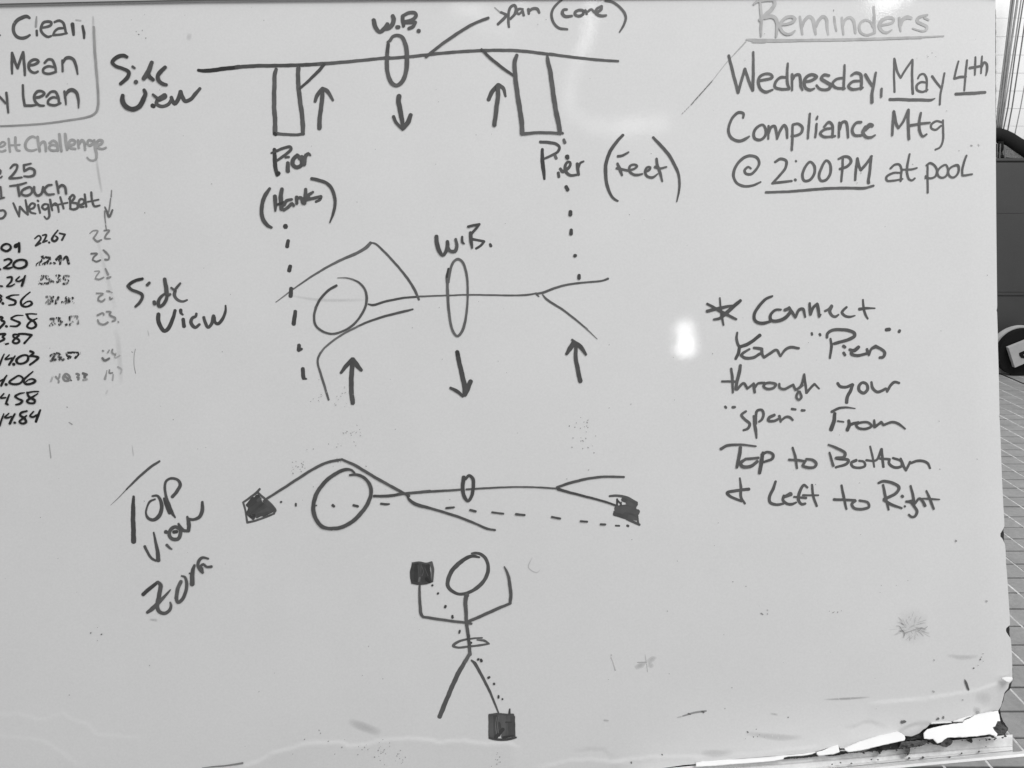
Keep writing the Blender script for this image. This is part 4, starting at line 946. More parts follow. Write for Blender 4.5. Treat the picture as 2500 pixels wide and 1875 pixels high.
1960,860,22 1968,864,22
@fist_block|scribbled dark square at the foot of the second person|1000 1050 600|34|84
1800,595,18 1870,590,22 1960,610,24 2045,655,22
t72 1868,620,14 1868,690,18
t78 1920,625,34 2040,668,34;2040,670,30 1860,700,34;t82 1860,705,40 2055,735,40;2050,745,40 1850,740,36;t74 1845,755,34 1960,790,32;1940,760,40 2035,775,36;t78 1960,800,26 2070,852,20;2045,760,22 2060,845,16
t82 1905,690,34 2030,720,36;t84 1960,650,34 2030,690,30;1980,780,36 2035,800,30
t66 1870,630,16 1905,668,14;t66 1905,650,12 1900,680,14
@hand_block|heavily filled dark square on the standing figure's raised hand|950 1300 500|60|62
t62 268,350,50 255,430,56 262,520,56
t56 300,345,50 295,520,60;t70 340,340,44 335,530,50;t76 365,350,40 360,420,40;t60 380,350,50 375,520,56
t54 420,355,40 425,520,56;t86 455,330,34 470,400,30 468,530,18;t82 250,330,16 330,322,16 400,335,18 460,320,18
t66 250,540,30 300,552,26 400,548,22 460,530,20
t100 330,490,20 320,530,16;t80 310,350,8 318,440,8;t84 350,360,8 370,420,8 355,470,8
t44 400,500,34 440,540,18;t84 385,380,6 420,470,6
@figure_line|neck, torso and arms of the standing stick figure|950 1300 500|34|84
t86 330,575,22 328,650,26 335,780,30 345,880,34 370,915,24;370,912,26 500,932,28 700,960,26 830,975,26 890,985,24
840,968,28 1000,900,32 1150,832,32 1310,765,26
1308,765,30 1315,680,34 1308,590,34 1290,480,30 1270,420,24 1245,370,14
t92 840,680,48;t84 832,690,42 825,760,42 832,880,36 838,1000,34 858,1120,34
t76 855,1110,32 870,1250,32
t86 868,1240,34 875,1320,34
@head_outline|round head of the standing stick figure|950 1300 500|40|80
t70 975,268,20 900,255,34 820,285,40 740,345,44
t78 750,335,44 675,420,44 637,510,42 638,585,38 690,640,34 760,665,30 840,655,32 930,610,38 1010,540,40 1060,450,38 1070,370,36 1048,290,34 995,238,32 935,222,30 890,225,16
@belt_oval|flat oval round the waist of the standing stick figure|950 1300 500|24|82
t90 1005,1138,16 900,1145,18 800,1162,22 720,1195,28 690,1225,28 740,1242,22 860,1232,22 980,1218,22 1080,1202,18;1080,1202,16 1030,1170,26 950,1160,14
t64 880,1190,24 890,1192,20
@+figure_line|legs of the standing stick figure|950 1500 500|44|86
t92 872,425,36 820,510,40
t86 825,500,40 740,650,48 650,850,46 545,1105,48
t82 890,497,20 925,530,34 1010,680,30 1090,840,26 1180,1060,18
@foot_block|filled dark square on the standing figure's foot|950 1500 500|56|72
t78 1085,1085,26 1088,1200,30 1085,1335,24
t84 1110,1100,60 1110,1200,60 1115,1310,60
t72 1150,1100,50 1155,1320,50;t90 1200,1095,60 1200,1180,56 1180,1300,50;t70 1180,1180,44 1195,1280,44;t92 1240,1100,54 1250,1200,50 1240,1320,56
t84 1290,1100,54 1290,1300,60;t72 1310,1180,54 1320,1300,60
t76 1335,1110,50 1335,1200,50 1345,1320,40
t70 1090,1335,24 1150,1350,24 1240,1352,26 1310,1345,24 1372,1330,18;t78 1100,1085,24 1180,1075,20 1260,1082,20 1340,1085,24
t60 1150,1330,40 1230,1240,36;t62 1230,1330,24 1340,1310,20
t106 1160,1110,7 1150,1200,7 1158,1290,7;t104 1180,1110,7 1172,1200,7 1180,1280,7;t66 1260,1165,16 1320,1165,14
t66 1303,1022,14 1300,1070,24
@dotted_line|dots crossing the standing stick figure from hand to foot|950 1300 500|26|66
465,572,22 470,570,22
525,662,22 530,656,22
605,808,26 610,794,26
686,920,26 684,900,22
758,1085,20 764,1060,20
958,1375,22 966,1368,22;992,1372,22 998,1390,28
1072,1570,26 1084,1562,22
1132,1632,22 1136,1638,24
1182,1765,20 1182,1785,22
1222,1798,18 1226,1802,18
@handwritten_word|pale grey heading Reminders with a long underline|1750 0 500|30|162
470,28,24 478,110,28 484,200,26 480,300,26 480,390,18
400,45,20 430,18,24 520,5,22 622,2,24
622,2,30 628,45,34 600,90,40 540,150,44 470,215,40
520,190,34 590,175,40 635,200,40 655,260,32 652,320,28 642,398,20
690,262,24 760,258,26 820,235,32 845,205,34 815,180,30 755,185,32 700,235,32 685,290,30 715,345,30 760,368,28 810,358,24 846,330,16
898,180,26 910,270,30 925,370,24;918,300,26 950,220,34 1000,178,36 1035,205,38 1055,290,36 1068,370,24;1070,290,30 1105,215,34 1150,178,36 1182,205,36 1192,290,30 1204,372,20
1268,180,22 1278,260,24 1292,335,18
t120 1262,105,7 1263,120,7
1352,188,22 1358,280,26 1368,372,20;1362,280,24 1385,215,28 1440,188,30 1478,225,32 1498,355,26
1688,290,26 1662,238,24 1610,215,24 1560,240,26 1538,300,26 1560,355,26 1620,378,24 1690,360,24
1698,72,22 1700,200,28 1705,355,28
1765,272,26 1840,262,26 1905,235,26 1905,200,30 1850,190,34 1785,220,36 1758,280,36 1780,330,32 1835,352,26 1892,322,14
1972,192,26 1975,260,28 1988,338,16;1985,270,34 2010,210,38 2055,185,42 2100,195,34
320,428,18 400,432,30
o.9 390,445,34 520,448,34
400,436,36 700,438,34 900,435,28 1500,425,28 2212,403,26
@+handwritten_word|last letter and underline end of the pale heading|2100 0 400|30|162
912,198,22 850,215,34 785,240,40 775,290,40 840,325,38 900,360,38 895,400,32 840,418,26 760,400,20 710,382,18
925,268,26 870,240,30
-10,530,26 500,515,24 1130,485,18
@stray_line|thin dry diagonal pencil like line from the pale heading|1500 0 500|14|150
o.5 1420,450,16 1300,580,12
o.35 1300,580,12 1200,690,10 1060,870,10
d.3 t110 1060,870,10 900,1050,12 830,1130,10
d.5 o.6 840,1120,10 730,1230,10
@handwritten_word|words Wednesday, in neat grey letters|1750 0 500|28|88
130,598,26 165,740,30 232,1000,30;232,1000,26 265,880,28 305,742,28;305,742,28 350,880,28 390,975,28;390,975,30 396,780,28 395,560,22
448,872,26 530,858,28 600,835,28 590,805,26 530,795,26 465,830,28 450,890,30 475,960,30 530,992,30 605,968,20
765,835,22 690,835,28 635,890,28 630,940,28 690,960,28 785,960,24;768,682,20 762,800,26 765,900,28 785,950,24
815,800,26 815,975,20;820,860,24 850,810,28 890,805,28 905,860,28 910,930,26 928,972,18
950,882,26 1030,865,30 1080,828,32 1040,805,30 975,825,32 945,885,32 960,945,30 1010,970,28 1055,955,20
1215,815,26 1160,808,30 1130,845,32 1180,882,34 1230,915,34 1215,955,32 1160,968,26 1110,955,24 1078,918,20
1370,838,22 1290,855,26 1252,905,28 1290,945,26 1385,955,22;1382,700,20 1378,830,24 1370,960,26
1455,812,24 1505,785,28 1555,800,28 1565,870,28 1560,960,24;1550,870,22 1470,880,26 1425,930,28 1460,962,28 1580,945,20
1605,802,28 1640,860,30 1682,925,26;1720,780,20 1700,900,26 1680,1010,28 1678,1105,32
1782,955,22 1778,1045,22
@handwritten_word|underlined words May 4th|2100 0 400|30|88
462,790,28 458,1000,28 465,1242,28;468,800,26 500,960,32 548,1050,30;548,1050,28 620,930,28 708,805,28;708,808,28 702,1040,32 712,1265,34
780,1060,24 810,1010,26 860,998,28 895,1050,30 900,1150,28 895,1235,24;895,1112,24 820,1110,30 765,1155,32 770,1215,32 840,1240,30 912,1210,24
972,1028,32 1020,1095,32 1085,1180,28;1140,985,24 1110,1150,28 1085,1280,26 1075,1412,26
400,1342,38 550,1342,40 700,1348,40 850,1348,40 960,1350,34 1010,1328,14
1330,825,22 1300,930,26 1272,1062,26;1275,1060,30 1350,1040,34 1430,1035,28;1445,812,26 1425,1000,28 1408,1222,22
1558,768,22 1555,900,28 1550,1010,22;1480,918,34 1612,893,30
1648,755,18 1640,870,28 1634,990,18;1645,900,26 1675,838,30 1708,860,32 1715,940,30 1700,1018,16
1292,1268,36 1500,1258,40 1690,1245,34
@handwritten_word|word Compliance in grey marker|1750 0 500|28|88
285,1272,22 288,1225,28 240,1212,30 180,1260,28 138,1340,26 128,1420,28 160,1490,30 240,1522,32 310,1500,30 352,1472,18
500,1348,24 440,1370,28 402,1430,28 412,1495,30 470,1510,28 520,1470,28 532,1405,28 500,1348,24
560,1358,22 558,1500,20;562,1440,24 590,1370,28 625,1360,28 645,1430,28 652,1500,20;652,1500,22 685,1410,28 730,1352,30 755,1390,30 762,1490,22
820,1350,22 818,1480,26 812,1620,24;822,1345,24 880,1335,26 925,1375,28 915,1430,28 870,1460,26 808,1468,22
1007,1225,22 995,1360,26 985,1495,22
1080,1335,22 1075,1400,24 1065,1482,22;1090,1255,18 1080,1285,24
1160,1368,24 1215,1318,28 1250,1350,26 1250,1480,24;1248,1382,22 1170,1395,26 1120,1440,28 1155,1475,26 1280,1468,22
1325,1322,24 1320,1480,22;1328,1400,24 1355,1320,28 1395,1315,28 1415,1400,26 1420,1485,22
1562,1318,26 1510,1325,28 1465,1395,28 1485,1455,28 1565,1462,24
t92 1600,1400,40 1655,1350,48 1680,1355,40;1610,1370,36 1580,1430,34 1615,1478,30 1665,1482,26 1712,1458,18
@handwritten_word|abbreviation Mtg at the end of the line|2100 200 400|30|88
455,392,28 445,560,32 435,720,28;460,400,32 490,560,34 522,622,30;522,620,28 580,540,30 655,372,30;655,372,30 652,560,34 662,770,34
822,415,26 800,560,32 810,670,32 850,732,28 900,705,24;680,585,32 820,562,32 945,548,24
1105,545,28 1030,530,30 962,575,30 962,625,30 1020,645,30 1095,590,26;1120,515,24 1120,650,30 1120,780,28 1080,880,26 1015,915,24
@handwritten_word|underlined time @ 2:00 PM|1750 200 500|28|88
368,935,22 340,918,24 300,955,28 315,990,28 370,995,28 430,940,26 458,875,28 430,815,30 350,798,32 270,835,30 205,915,30 180,1010,30 215,1090,28 290,1125,28 390,1118,26 475,1080,18
630,865,26 690,832,30 750,852,30 745,920,28 680,1010,26 600,1095,24;600,1095,26 700,1082,28 810,1070,24
854,852,22 858,858,22;845,1055,28 852,1060,28
1010,862,24 950,930,28 925,1010,28 945,1065,28 1000,1062,28 1050,1000,28 1055,910,28 1010,862,24
1185,848,24 1130,930,28 1105,1020,28 1130,1068,28 1185,1055,28 1228,980,28 1222,880,28 1185,848,24
1362,820,24 1358,930,26 1345,1075,22;1315,832,22 1370,808,28 1430,815,30 1452,860,30 1410,910,28 1330,940,26
1520,828,28 1505,940,28 1495,1060,24;1520,825,28 1535,900,28 1558,952,28;1558,952,28 1610,890,28 1675,800,24;1668,805,28 1655,950,28 1640,1060,30 1640,1090,34
530,1192,24 800,1182,26 1000,1165,28 1200,1150,28 1400,1145,28 1600,1145,28 1695,1120,22
@handwritten_word|words at pool ending the reminder|2100 200 400|28|88
410,1168,26 470,1115,28 530,1115,28 560,1180,28 555,1260,26 548,1340,24;545,1225,24 440,1230,28 355,1285,30 365,1330,28 450,1332,26 575,1308,22
670,972,24 640,1120,30 635,1220,30 660,1310,28 700,1328,26 740,1300,24;570,1182,24 690,1180,26 768,1160,22
912,1110,24 912,1300,26 915,1495,26;895,1125,22 945,1095,28 1000,1120,28 1040,1190,28 1020,1270,28 960,1300,26 885,1285,22;885,1265,18 885,1300,22
1160,1118,22 1090,1150,26 1045,1215,26 1065,1275,26 1110,1292,26 1165,1265,26 1190,1190,26 1160,1118,22
1320,1125,32 1250,1140,26 1195,1190,26 1200,1255,26 1245,1288,26 1300,1265,26 1335,1190,28 1320,1125,32
1438,992,24 1400,1100,28 1380,1200,26 1385,1262,26;1385,1262,26 1450,1255,26 1515,1245,22
@asterisk|hand drawn black asterisk before the lower note|1600 650 500|30|76
560,485,34 640,465,34 750,440,32 835,425,22
560,405,24 650,455,30 740,505,34 875,572,24
697,340,16 705,430,18 718,540,26 738,635,18
920,370,32 850,430,38 760,510,40 700,560,30 632,575,22
@handwritten_word|word Connect in loose dark handwriting|1600 650 500|30|80
t74 1265,322,20 1200,350,28 1120,430,32 1068,530,30 1080,590,32 1150,615,34 1240,598,26
t76 1358,468,20 1300,472,26 1245,525,30 1250,580,32 1320,590,34 1400,560,38 1455,500,34
1400,472,32 1450,452,34;1445,445,30 1480,500,32 1515,555,22;1515,552,24 1555,470,30 1595,460,30 1620,548,20
1668,398,24 1670,460,28 1678,522,26;1678,520,26 1710,440,28 1750,405,28;1750,408,30 1765,480,30 1772,545,24;1772,545,22 1788,520,16
t88 1832,485,24 1870,465,26 1905,425,28;1905,430,34 1885,490,34 1910,535,30 1945,545,28 1980,522,18
@+handwritten_word|end of Connect and its quote marks|1800 700 500|28|82
1182,220,24 1145,255,28 1130,280,30 1165,315,28 1210,325,26 1272,312,14
1358,140,20 1365,230,26 1385,300,26 1410,345,20;1320,242,34 1400,232,26 1488,232,14
805,500,24 808,518,24;892,512,28 896,525,26
1610,465,36 1645,460,36;1755,472,28 1748,488,28
@handwritten_word|word Your|1600 650 500|30|84
885,715,20 878,780,28 890,840,30 908,868,30;t74 1130,745,36 1060,800,34 980,850,36 910,870,32;910,870,32 900,930,34 868,1000,28
1018,895,22 950,935,28 925,965,28;930,965,28 965,990,32 1060,985,30 1130,945,30;1065,882,28 1140,890,32;1150,890,30 1155,950,30 1175,985,26;1175,985,26 1240,940,30 1310,905,28 1350,970,22;1352,972,20 1400,905,28 1460,875,30 1550,885,26
@handwritten_word|word Piers|1800 700 500|30|82
970,548,26 975,505,30 1030,470,32 1110,462,32 1200,472,34 1265,500,34 1270,530,34 1200,570,34 1100,600,32 1045,615,28
1008,560,20 1018,640,28 1002,770,22
1148,640,32 1164,652,32;1150,712,28 1165,738,28
1215,678,28 1260,690,36 1300,660,38 1312,650,34;1235,690,26 1235,725,32 1300,742,30 1400,722,28
1402,672,24 1412,710,28 1425,740,20;1425,730,22 1450,670,26 1500,645,40
1500,645,34 1560,675,28 1595,715,30 1575,760,30 1540,765,26
@handwritten_word|word through|1600 650 500|28|84
820,1105,24 832,1200,28 838,1365,20;720,1243,22 860,1245,24
920,1070,30 905,1160,34 880,1260,32 868,1330,28;885,1330,26 955,1262,26 995,1320,26;995,1322,22 1065,1265,24
1062,1265,26 1068,1310,28 1075,1362,26;1075,1310,24 1110,1265,24 1180,1260,26
1245,1258,26 1185,1270,26 1170,1300,26 1215,1325,26 1280,1310,26 1305,1275,26 1245,1258,26
1340,1268,22 1345,1310,26 1390,1328,26 1450,1300,26 1490,1278,24;1490,1278,24 1515,1335,24
1515,1335,24 1570,1300,28 1610,1165,20;t88 1530,1330,22 1590,1285,28
1545,1350,22 1525,1410,24 1550,1442,24 1580,1412,24 1560,1352,22
1608,1168,22 1622,1280,28 1632,1368,26;1632,1368,26 1680,1310,26 1720,1272,26;1720,1272,24 1770,1322,18
@handwritten_word|word your|1800 700 500|30|84
1085,1042,30 1110,1075,32 1170,1085,30 1245,1055,30;1248,1058,32 1225,1120,34 1190,1190,34 1182,1250,36
1355,1035,28 1315,1070,32 1318,1120,32 1365,1148,32 1408,1110,32 1400,1055,30 1355,1035,28
1450,1030,24 1460,1090,30 1510,1135,30 1560,1125,30 1605,1100,26;1610,1100,24 1620,1135,22;1620,1132,24 1660,1060,30 1700,1030,30 1750,1040,24
@handwritten_word|word span in quote marks|1800 700 500|28|86
-130,1295,26 -120,1308,24;-50,1302,28 -25,1300,26
590,1320,26 630,1325,24;698,1335,28 728,1335,24
95,1345,24 45,1385,28 80,1430,28 135,1480,30 115,1530,28 68,1550,22
178,1395,22 188,1480,32 200,1550,34 208,1635,18
205,1480,22 202,1400,26 215,1340,28 265,1332,28 285,1380,28 265,1435,26 235,1458,22
402,1385,30 345,1415,32 335,1445,30 400,1450,28 450,1425,24
455,1395,28 470,1460,20;472,1445,22 530,1405,26 570,1412,28 600,1440,22
@handwritten_word|word From|1800 700 500|26|80
1022,1350,28 1090,1315,26 1180,1303,20 1275,1315,10
t74 1055,1368,32 1045,1450,38 1015,1542,42
1085,1450,18 1150,1460,16
t78 1205,1445,30 1210,1490,36 1190,1548,36;1205,1500,30 1260,1475,28 1310,1462,22
1340,1465,24 1285,1490,26 1310,1525,26 1390,1535,26 1450,1505,26 1420,1468,24 1340,1465,24
1480,1440,20 1485,1515,30;1485,1515,28 1555,1462,28;1558,1462,26 1580,1492,26;1580,1492,26 1680,1462,26 1740,1478,26 1815,1535,16
@handwritten_word|words Top to|1700 950 600|24|84
222,538,26 280,508,24 400,500,20 538,514,14
398,525,28 388,600,30 365,705,24
445,628,22 400,665,30 415,695,30 490,695,28 550,650,26;440,630,22 560,618,22
t80 600,570,22 590,640,34 570,755,28;590,590,24 640,565,22 692,590,24 685,625,24 610,655,20
868,525,16 890,600,22 908,712,18;835,635,20 920,640,22 985,650,20
975,662,20 960,690,26 1010,706,24 1065,700,22 1082,670,24 1050,638,24 990,630,20
@handwritten_word|word Bottom|1700 950 600|22|84
1190,500,16 1265,530,22 1340,575,24 1330,610,26 1258,620,24;1200,570,16 1235,690,22;1270,625,28 1370,640,26 1355,670,26 1255,705,20
1440,640,26 1395,665,24 1410,698,24 1475,708,22 1518,690,22 1510,655,20 1465,645,20
1565,515,16 1585,600,20 1602,700,16;1530,640,20 1620,640,20 1665,545,24;1668,540,24 1675,620,24 1685,700,22;1655,625,22 1740,632,22
1740,630,22 1735,670,24 1790,705,24 1850,690,24 1845,650,22 1770,620,20
1840,625,20 1870,700,24 1888,732,20;1888,732,20 1925,655,22;1928,668,20 1990,645,24 2050,650,24 2085,670,22 2105,712,18
@handwritten_word|ampersand sign and the words Left to|1700 950 600|24|84
392,800,14 402,880,24 402,970,24 438,1030,18;475,900,26 350,915,26 278,935,26 305,965,24 410,1008,22
715,830,20 695,890,26 660,970,26 665,1020,26 720,1040,24 785,1030,20
t92 790,970,26 850,945,38;t84 790,960,26 780,1000,24 820,1032,24 860,1035,24 900,1020,16
1000,885,20 970,862,22 930,930,26 920,1000,26 950,1035,24 982,1030,20;880,970,18 990,980,20
1042,860,18 1055,970,22 1085,1052,20;960,955,18 1100,955,14
1308,865,18 1328,970,24 1352,1080,18;1240,993,24 1330,996,22 1430,1000,22
1435,1005,20 1400,1035,24 1420,1070,24 1490,1080,24 1555,1060,22 1545,1022,22 1470,1002,20
@handwritten_word|word Right|1700 950 600|24|84
1640,845,20 1680,830,24 1770,845,26 1825,885,26 1800,935,26 1690,990,24
1682,862,20 1700,950,24 1732,1085,18;1690,1000,24 1750,1035,26 1850,1072,18
1853,962,26 1858,968,26;1876,1053,18 1880,1057,18
1890,1012,20 1930,1018,22 1965,1060,24 1988,1100,24 1970,1145,22 1940,1150,20 1914,1130,18
1900,1010,16 1960,1000,22
1930,870,18 1950,950,22 1965,1035,22;1968,1030,20 2010,985,22 2040,1010,24 2060,1050,26
2072,915,16 2105,990,22 2138,1078,20;2035,985,14 2110,988,18 2190,993,12
@stray_mark|short dark smudged stroke near the torn corner|2100 1575 400|24|92
o.5 1412,465,14 1418,490,20
1418,478,18 1435,520,30 1460,590,26 1467,605,18
@stray_mark|thin dark cut at the bottom edge of the board|0 1675 700|8|120
1560,630,3 1650,622,8 1760,612,9 1872,594,14
@crack_mark|small star shaped crack in the surface, lower right|2100 1400 400|10|150
t135 485,710,4 530,712,7 560,755,7 598,808,11 588,870,4
t155 598,806,8 660,785,7 720,765,6 780,740,6;t150 780,745 830,732,8 870,745,6 910,715,6;780,765 800,770,6 830,735,6
o.08 520,740,330 700,720,420 900,760,330
@crack_mark|faint pinwheel shaped dent mark|1450 1400 500|8|175
t165 552,875,4 560,930,5 568,968,9;o.3 568,965,10 520,985,60 440,1025,40;o.25 575,965 640,920,50 680,905,20;o.25 580,980 620,995,50 650,1000,26;o.6 570,980,6 578,1065,5;o.6 470,960 560,958,8
t175 188,880,16 190,890,10;o.5 185,910,14 205,960,10 230,1045,16
t120 1020,1515,18 1045,1522,10;t110 1165,1490,14 1185,1500,20;o.5 960,1540,14 1080,1505,20 1210,1485,20;t170 905,1555 945,1545,10
t130 1805,430,12 1825,442,12;t140 1874,436,10 1876,440,10;t160 1870,395,10 1880,398,8;t175 112,1585 155,1590,12
t130 1500,88,8 1503,91,8;t130 1490,1232,8 1492,1236,8;t120 2098,1552,10 2100,1555,10;t130 1414,1458,9 1416,1460,9
'''
def cr(pts, closed):
    """centripetal-ish Catmull-Rom through (x,y,w), sampled about every 2.5 photo pixels"""
    n = len(pts)
    if n == 2:
        L = math.dist(pts[0][:2], pts[1][:2]); k = max(2, int(L/3))
        return [tuple(pts[0][c]+(pts[1][c]-pts[0][c])*i/k for c in range(3)) for i in range(k+1)]
    out = []
    for i in range(n-1):
        p1, p2 = pts[i], pts[i+1]
        p0 = pts[i-1] if i > 0 else (pts[-2] if closed else tuple(2*p1[c]-p2[c] for c in range(3)))
        p3 = pts[i+2] if i+2 < n else (pts[1] if closed else tuple(2*p2[c]-p1[c] for c in range(3)))
        k = max(2, int(math.dist(p1[:2], p2[:2])/2.5))
        d01 = max(1e-6, math.dist(p0[:2], p1[:2]))**.5; d12 = max(1e-6, math.dist(p1[:2], p2[:2]))**.5; d23 = max(1e-6, math.dist(p2[:2], p3[:2]))**.5
        t0, t1 = 0, d01; t2 = t1+d12; t3 = t2+d23
        for j in range(k):
            t_ = t1+(t2-t1)*j/k; q = []
            for c in range(2):
                A1 = (t1-t_)/(t1-t0)*p0[c]+(t_-t0)/(t1-t0)*p1[c]; A2 = (t2-t_)/(t2-t1)*p1[c]+(t_-t1)/(t2-t1)*p2[c]; A3 = (t3-t_)/(t3-t2)*p2[c]+(t_-t2)/(t3-t2)*p3[c]
                B1 = (t2-t_)/(t2-t0)*A1+(t_-t0)/(t2-t0)*A2; B2 = (t3-t_)/(t3-t1)*A2+(t_-t1)/(t3-t1)*A3
                q.append((t2-t_)/(t2-t1)*B1+(t_-t1)/(t2-t1)*B2)
            q.append(p1[2]+(p2[2]-p1[2])*j/k); out.append(tuple(q))
    out.append(tuple(pts[-1])); return out

SEQ = [0]
class Ink:
    def __init__(s): s.X = []; s.Y = []; s.H = []; s.C = []; s.F = []
    def stroke(s, pts, tone, cover, dry):
        closed = len(pts) > 3 and math.dist(pts[0][:2], pts[-1][:2]) < 1
        sm = cr(pts, closed)
        SEQ[0] += 1; lift = .00022+.000016*(SEQ[0] % 40)
        sd = SEQ[0]*37
        n = len(sm)
        arc = 0
        soft = cover < .35
        col = (tone, cover, dry, 1)
        ph = sd*.7
        for i, (x, y, wd) in enumerate(sm):
            a = sm[max(0, i-1)]; b = sm[min(n-1, i+1)]
            tx, ty = b[0]-a[0], b[1]-a[1]; l = math.hypot(tx, ty) or 1; nx, ny = -ty/l, tx/l
            if i: arc += math.dist(sm[i-1][:2], (x, y))
            ww = wd/2*(1+.05*math.sin(arc/7+ph)+.03*math.sin(arc/2.7+ph*2))
            ww2 = wd/2*(1+.05*math.sin(arc/6+ph+2)+.03*math.sin(arc/3.1+ph))
            h = lift+.000010*i/max(1, n)
            if not soft: s.add(x+nx*ww, y+ny*ww, h, col); s.add(x-nx*ww2, y-ny*ww2, h, col)
        if soft: return s.softband(sm, tone, cover, dry, lift)
        b0 = len(s.X)-2*n
        for i in range(n-1):
            s.F.append((b0+2*i, b0+2*i+1, b0+2*i+3, b0+2*i+2))
        # squarish-round caps
        for e, (i, j) in enumerate(((0, min(1, n-1)), (n-1, max(0, n-2)))):
            x, y, wd = sm[i]; tx, ty = sm[i][0]-sm[j][0], sm[i][1]-sm[j][1]; l = math.hypot(tx, ty) or 1; tx /= l; ty /= l
            r = wd/2; sgn = 1; k = 7; c0 = len(s.X); h = lift+(.000010 if i else 0)+.0000015
            for q in range(k+1):
                an = -math.pi/2+math.pi*q/k
                ct, st = math.cos(an), math.sin(an)
                rad = r*(1+.05*math.sin(q*2.3+ph))
                s.add(x+(tx*ct*.86-ty*st)*rad, y+(ty*ct*.86+tx*st)*rad, h, col)
            s.F.append(tuple(range(c0, c0+k+1)))
    def softband(s, sm, tone, cover, dry, lift):
        n = len(sm); b0 = len(s.X); J = 7
        for i, (x, y, wd) in enumerate(sm):
            a = sm[max(0, i-1)]; b = sm[min(n-1, i+1)]
            tx, ty = b[0]-a[0], b[1]-a[1]; l = math.hypot(tx, ty) or 1; nx, ny = -ty/l, tx/l
            e = max(0.0, math.sin(math.pi*i/(n-1)))**.6
            for j in range(J):
                u = j/(J-1)*2-1; q = max(0, 1-u*u)*max(0, e)
                s.add(x+nx*u*wd*.62, y+ny*u*wd*.62, lift, (tone, cover*q*1.25, dry, 1))
        for i in range(n-1):
            for j in range(J-1):
                s.F.append((b0+i*J+j, b0+i*J+j+1, b0+(i+1)*J+j+1, b0+(i+1)*J+j))
    def add(s, x, y, h, c): s.X.append(x); s.Y.append(y); s.H.append(h); s.C.append(c)
    def build(s, name, label, parent):
        X = np.array(s.X); Y = np.array(s.Y); H = height(X, Y)+np.array(s.H)
        k = (D-H)/F
        P = C0[None, :]+EX*((X-1250)*k)[:, None]-EY*((Y-937.5)*k)[:, None]-EZ*(D-H)[:, None]-FT
        me = bpy.data.meshes.new(name); me.from_pydata(P.tolist(), [], s.F); me.update()
        ca = me.color_attributes.new('ink', 'FLOAT_COLOR', 'POINT')
        ca.data.foreach_set('color', np.array(s.C, np.float32).reshape(-1))
        return link(name, me, parent, M_ink, **({'label': label} if label else {}))
def tone2alb(t): return max(.002, lin(t)*1.25-0.0)
blocks = []
for ln in INK.strip().split('\n'):
    if ln.startswith('@'):
        more = ln.startswith('@+')
        nm, lb, reg, dw, dt = ln[2 if more else 1:].split('|')
        ox, oy, sz = map(float, reg.split()); K = sz/2212.0
        if more: cur = [b for b in blocks if b[0] == nm][-1]
        else: cur = (nm, lb, []); blocks.append(cur)
        continue
    tone = float(dt)
    for st in ln.split(';'):
        cover, dry = 1.0, 0.0; pts = []
        for tk in st.split():
            if tk[0] == 't': tone = float(tk[1:])
            elif tk[0] == 'o': cover = float(tk[1:])
            elif tk[0] == 'd': dry = float(tk[1:])
            else:
                v = [float(q) for q in tk.split(',')]
                pts.append([v[0], v[1], v[2] if len(v) > 2 else None])
        if not pts: continue
        ks = [i for i, p in enumerate(pts) if p[2] is not None]
        for i, p in enumerate(pts):
            if p[2] is None: p[2] = float(np.interp(i, ks, [pts[q][2] for q in ks])) if ks else float(dw)
        if len(pts) == 1: pts.append([pts[0][0]+2, pts[0][1]+1, pts[0][2]])
        cur[2].append(([(ox+p[0]*K, oy+p[1]*K, p[2]*K*1.07) for p in pts], tone2alb(tone), cover, dry))
for nm, lb, strokes in blocks:
    if nm == 'dotted_line':
        par = bpy.data.objects.new(nm, None); COL.objects.link(par); par.parent = wbd; par['label'] = lb
        for q in strokes:
            ik = Ink(); ik.stroke(*q); o = ik.build('dash', None, par)
    elif nm == 'handwritten_numbers':
        ys = sorted([(sum(p[1]-.0*p[0] for p in q[0])/len(q[0]), i) for i, q in enumerate(strokes)])
        groups = []
        for y, i in ys:
            if groups and y-groups[-1][0] < 24: groups[-1][1].append(i)
            else: groups.append([y, [i]])
        for y, ii in groups:
            ik = Ink()
            for i in sorted(ii): ik.stroke(*strokes[i])
            ik.build('handwritten_number', 'one row of: '+lb if False else lb, wbd)
    else:
        ik = Ink()
        for q in strokes: ik.stroke(*q)
        o = ik.build(nm, lb, wbd)
        if nm in ('crack_mark', 'stray_line', 'stray_mark'): o['kind'] = 'stuff'
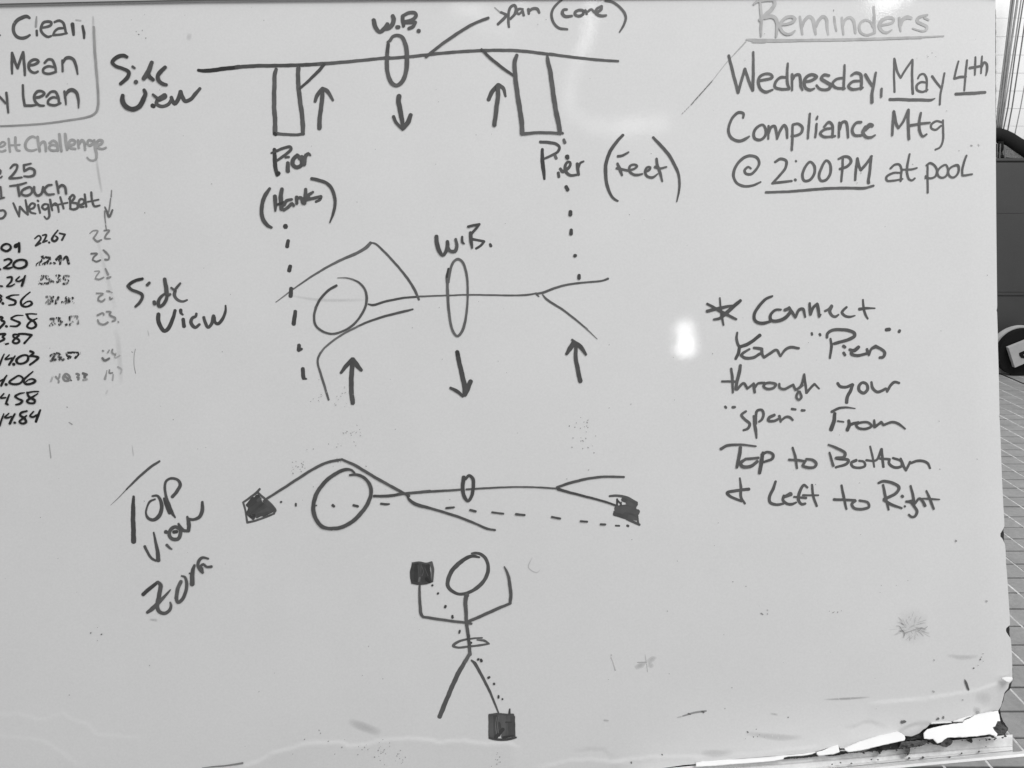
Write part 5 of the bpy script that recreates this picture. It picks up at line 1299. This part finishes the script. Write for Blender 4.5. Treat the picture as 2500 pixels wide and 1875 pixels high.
# scattered marker specks and grime
ik = Ink()
def speck(x, y, r, t, o=1.0):
    a = rnd.uniform(0, 6.28); ik.stroke([(x, y, r), (x+math.cos(a)*r*.7, y+math.sin(a)*r*.7, r*.7)], tone2alb(t), o, 0)
for _ in range(150):
    speck(rnd.uniform(0, 2420), rnd.uniform(10, 1740), rnd.uniform(1.0, 2.4), rnd.uniform(120, 185), rnd.uniform(.4, 1))
for (cx, cy, sx, sy, n) in ((785, 972, 12, 8, 9), (833, 965, 14, 16, 12), (862, 1057, 12, 8, 14), (715, 1140, 6, 10, 9), (740, 1142, 5, 10, 7), (823, 1136, 8, 12, 10), (1420, 1045, 12, 18, 14), (1430, 1062, 14, 26, 12), (800, 1088, 40, 10, 8),
                             (940, 1833, 25, 18, 20), (960, 1850, 30, 14, 12), (1215, 1855, 8, 10, 10), (2395, 1610, 8, 10, 4), (2050, 1490, 10, 10, 5), (2271, 137, 12, 10, 5), (340, 90, 10, 8, 4), (1840, 1790, 20, 8, 6), (820, 1835, 60, 10, 8), (745, 1800, 60, 10, 6)):
    for _ in range(n): speck(rnd.gauss(cx, sx), rnd.gauss(cy, sy), rnd.uniform(1.2, 2.8), rnd.uniform(105, 170), rnd.uniform(.4, 1))
for (x, y, r, t) in ((2378, 1631, 3, 70), (2394, 1610, 3, 90), (2397, 1604, 2, 130), (2281, 1612, 3, 150), (2291, 1754.5, 6, 110), (2303, 1753, 5, 120), (2202, 1763, 8, 105), (2207, 1761, 6, 105), (2389, 1739, 6, 150), (2351, 1709, 3, 150),
                     (222, 1545, 2.8, 90), (247, 1549, 3, 90), (2410, 1468, 4, 160), (2335, 1321, 4, 130), (1826, 1788, 4, 110), (1924, 1751, 2.4, 110), (1541, 1861, 4, 100), (1617, 1843, 3, 70), (2280, 1689, 5, 160), (2371, 355, 4, 150), (2390, 355, 4, 165)):
    speck(x, y, r, t)
ik.build('marker_specks', 'scattered tiny specks of dry marker', wbd)['kind'] = 'stuff'
ik = Ink()
for (pts, o) in (([(850, 1760, 14), (880, 1772, 22), (930, 1790, 18)], .14), ([(1820, 1790, 10), (1900, 1800, 16), (1960, 1800, 10)], .12), ([(1710, 1838, 10), (1740, 1840, 18), (1790, 1838, 12)], .12),
                 ([(2010, 1708, 3), (2060, 1706, 6), (2125, 1702, 4)], .25), ([(455, 88, 14), (468, 92, 18)], .12), ([(2310, 1600, 8), (2350, 1605, 12), (2390, 1602, 8)], .12), ([(2375, 1730, 12), (2395, 1738, 16)], .14), ([(2380, 1700, 26), (2420, 1710, 30)], .08),
                 ([(700, 720, 4), (780, 732, 8), (900, 732, 7)], .10), ([(1300, 1360, 3), (1290, 1385, 3), (1310, 1398, 3), (1320, 1390, 3)], .22), ([(364, 1512, 5), (385, 1515, 7)], .2), ([(322, 1085, 2), (326, 1115, 3)], .25), ([(120, 1085, 2), (124, 1118, 3)], .4), ([(168, 1031, 2), (176, 1036, 3)], .5),
                 ([(360, 805, 2), (364, 822, 3)], .25), ([(1880, 1742, 4), (1900, 1745, 6)], .2)):
    ik.stroke(pts, tone2alb(90), o, .1)
for k in range(46):
    a = rnd.uniform(0, 6.283); r0 = rnd.uniform(4, 22); r1 = r0+rnd.uniform(8, 26)
    cx, cy = 2222+rnd.uniform(-10, 14), 1534+rnd.uniform(-6, 6)
    ik.stroke([(cx+r0*math.cos(a)*1.2, cy+r0*math.sin(a)*.9, 1.2), (cx+r1*math.cos(a+.1)*1.15, cy+r1*math.sin(a+.1)*.85, rnd.uniform(2, 6))], tone2alb(120), rnd.uniform(.10, .22), 0)
ik.build('grime_smears', 'faint grey smears on the board', wbd)['kind'] = 'stuff'
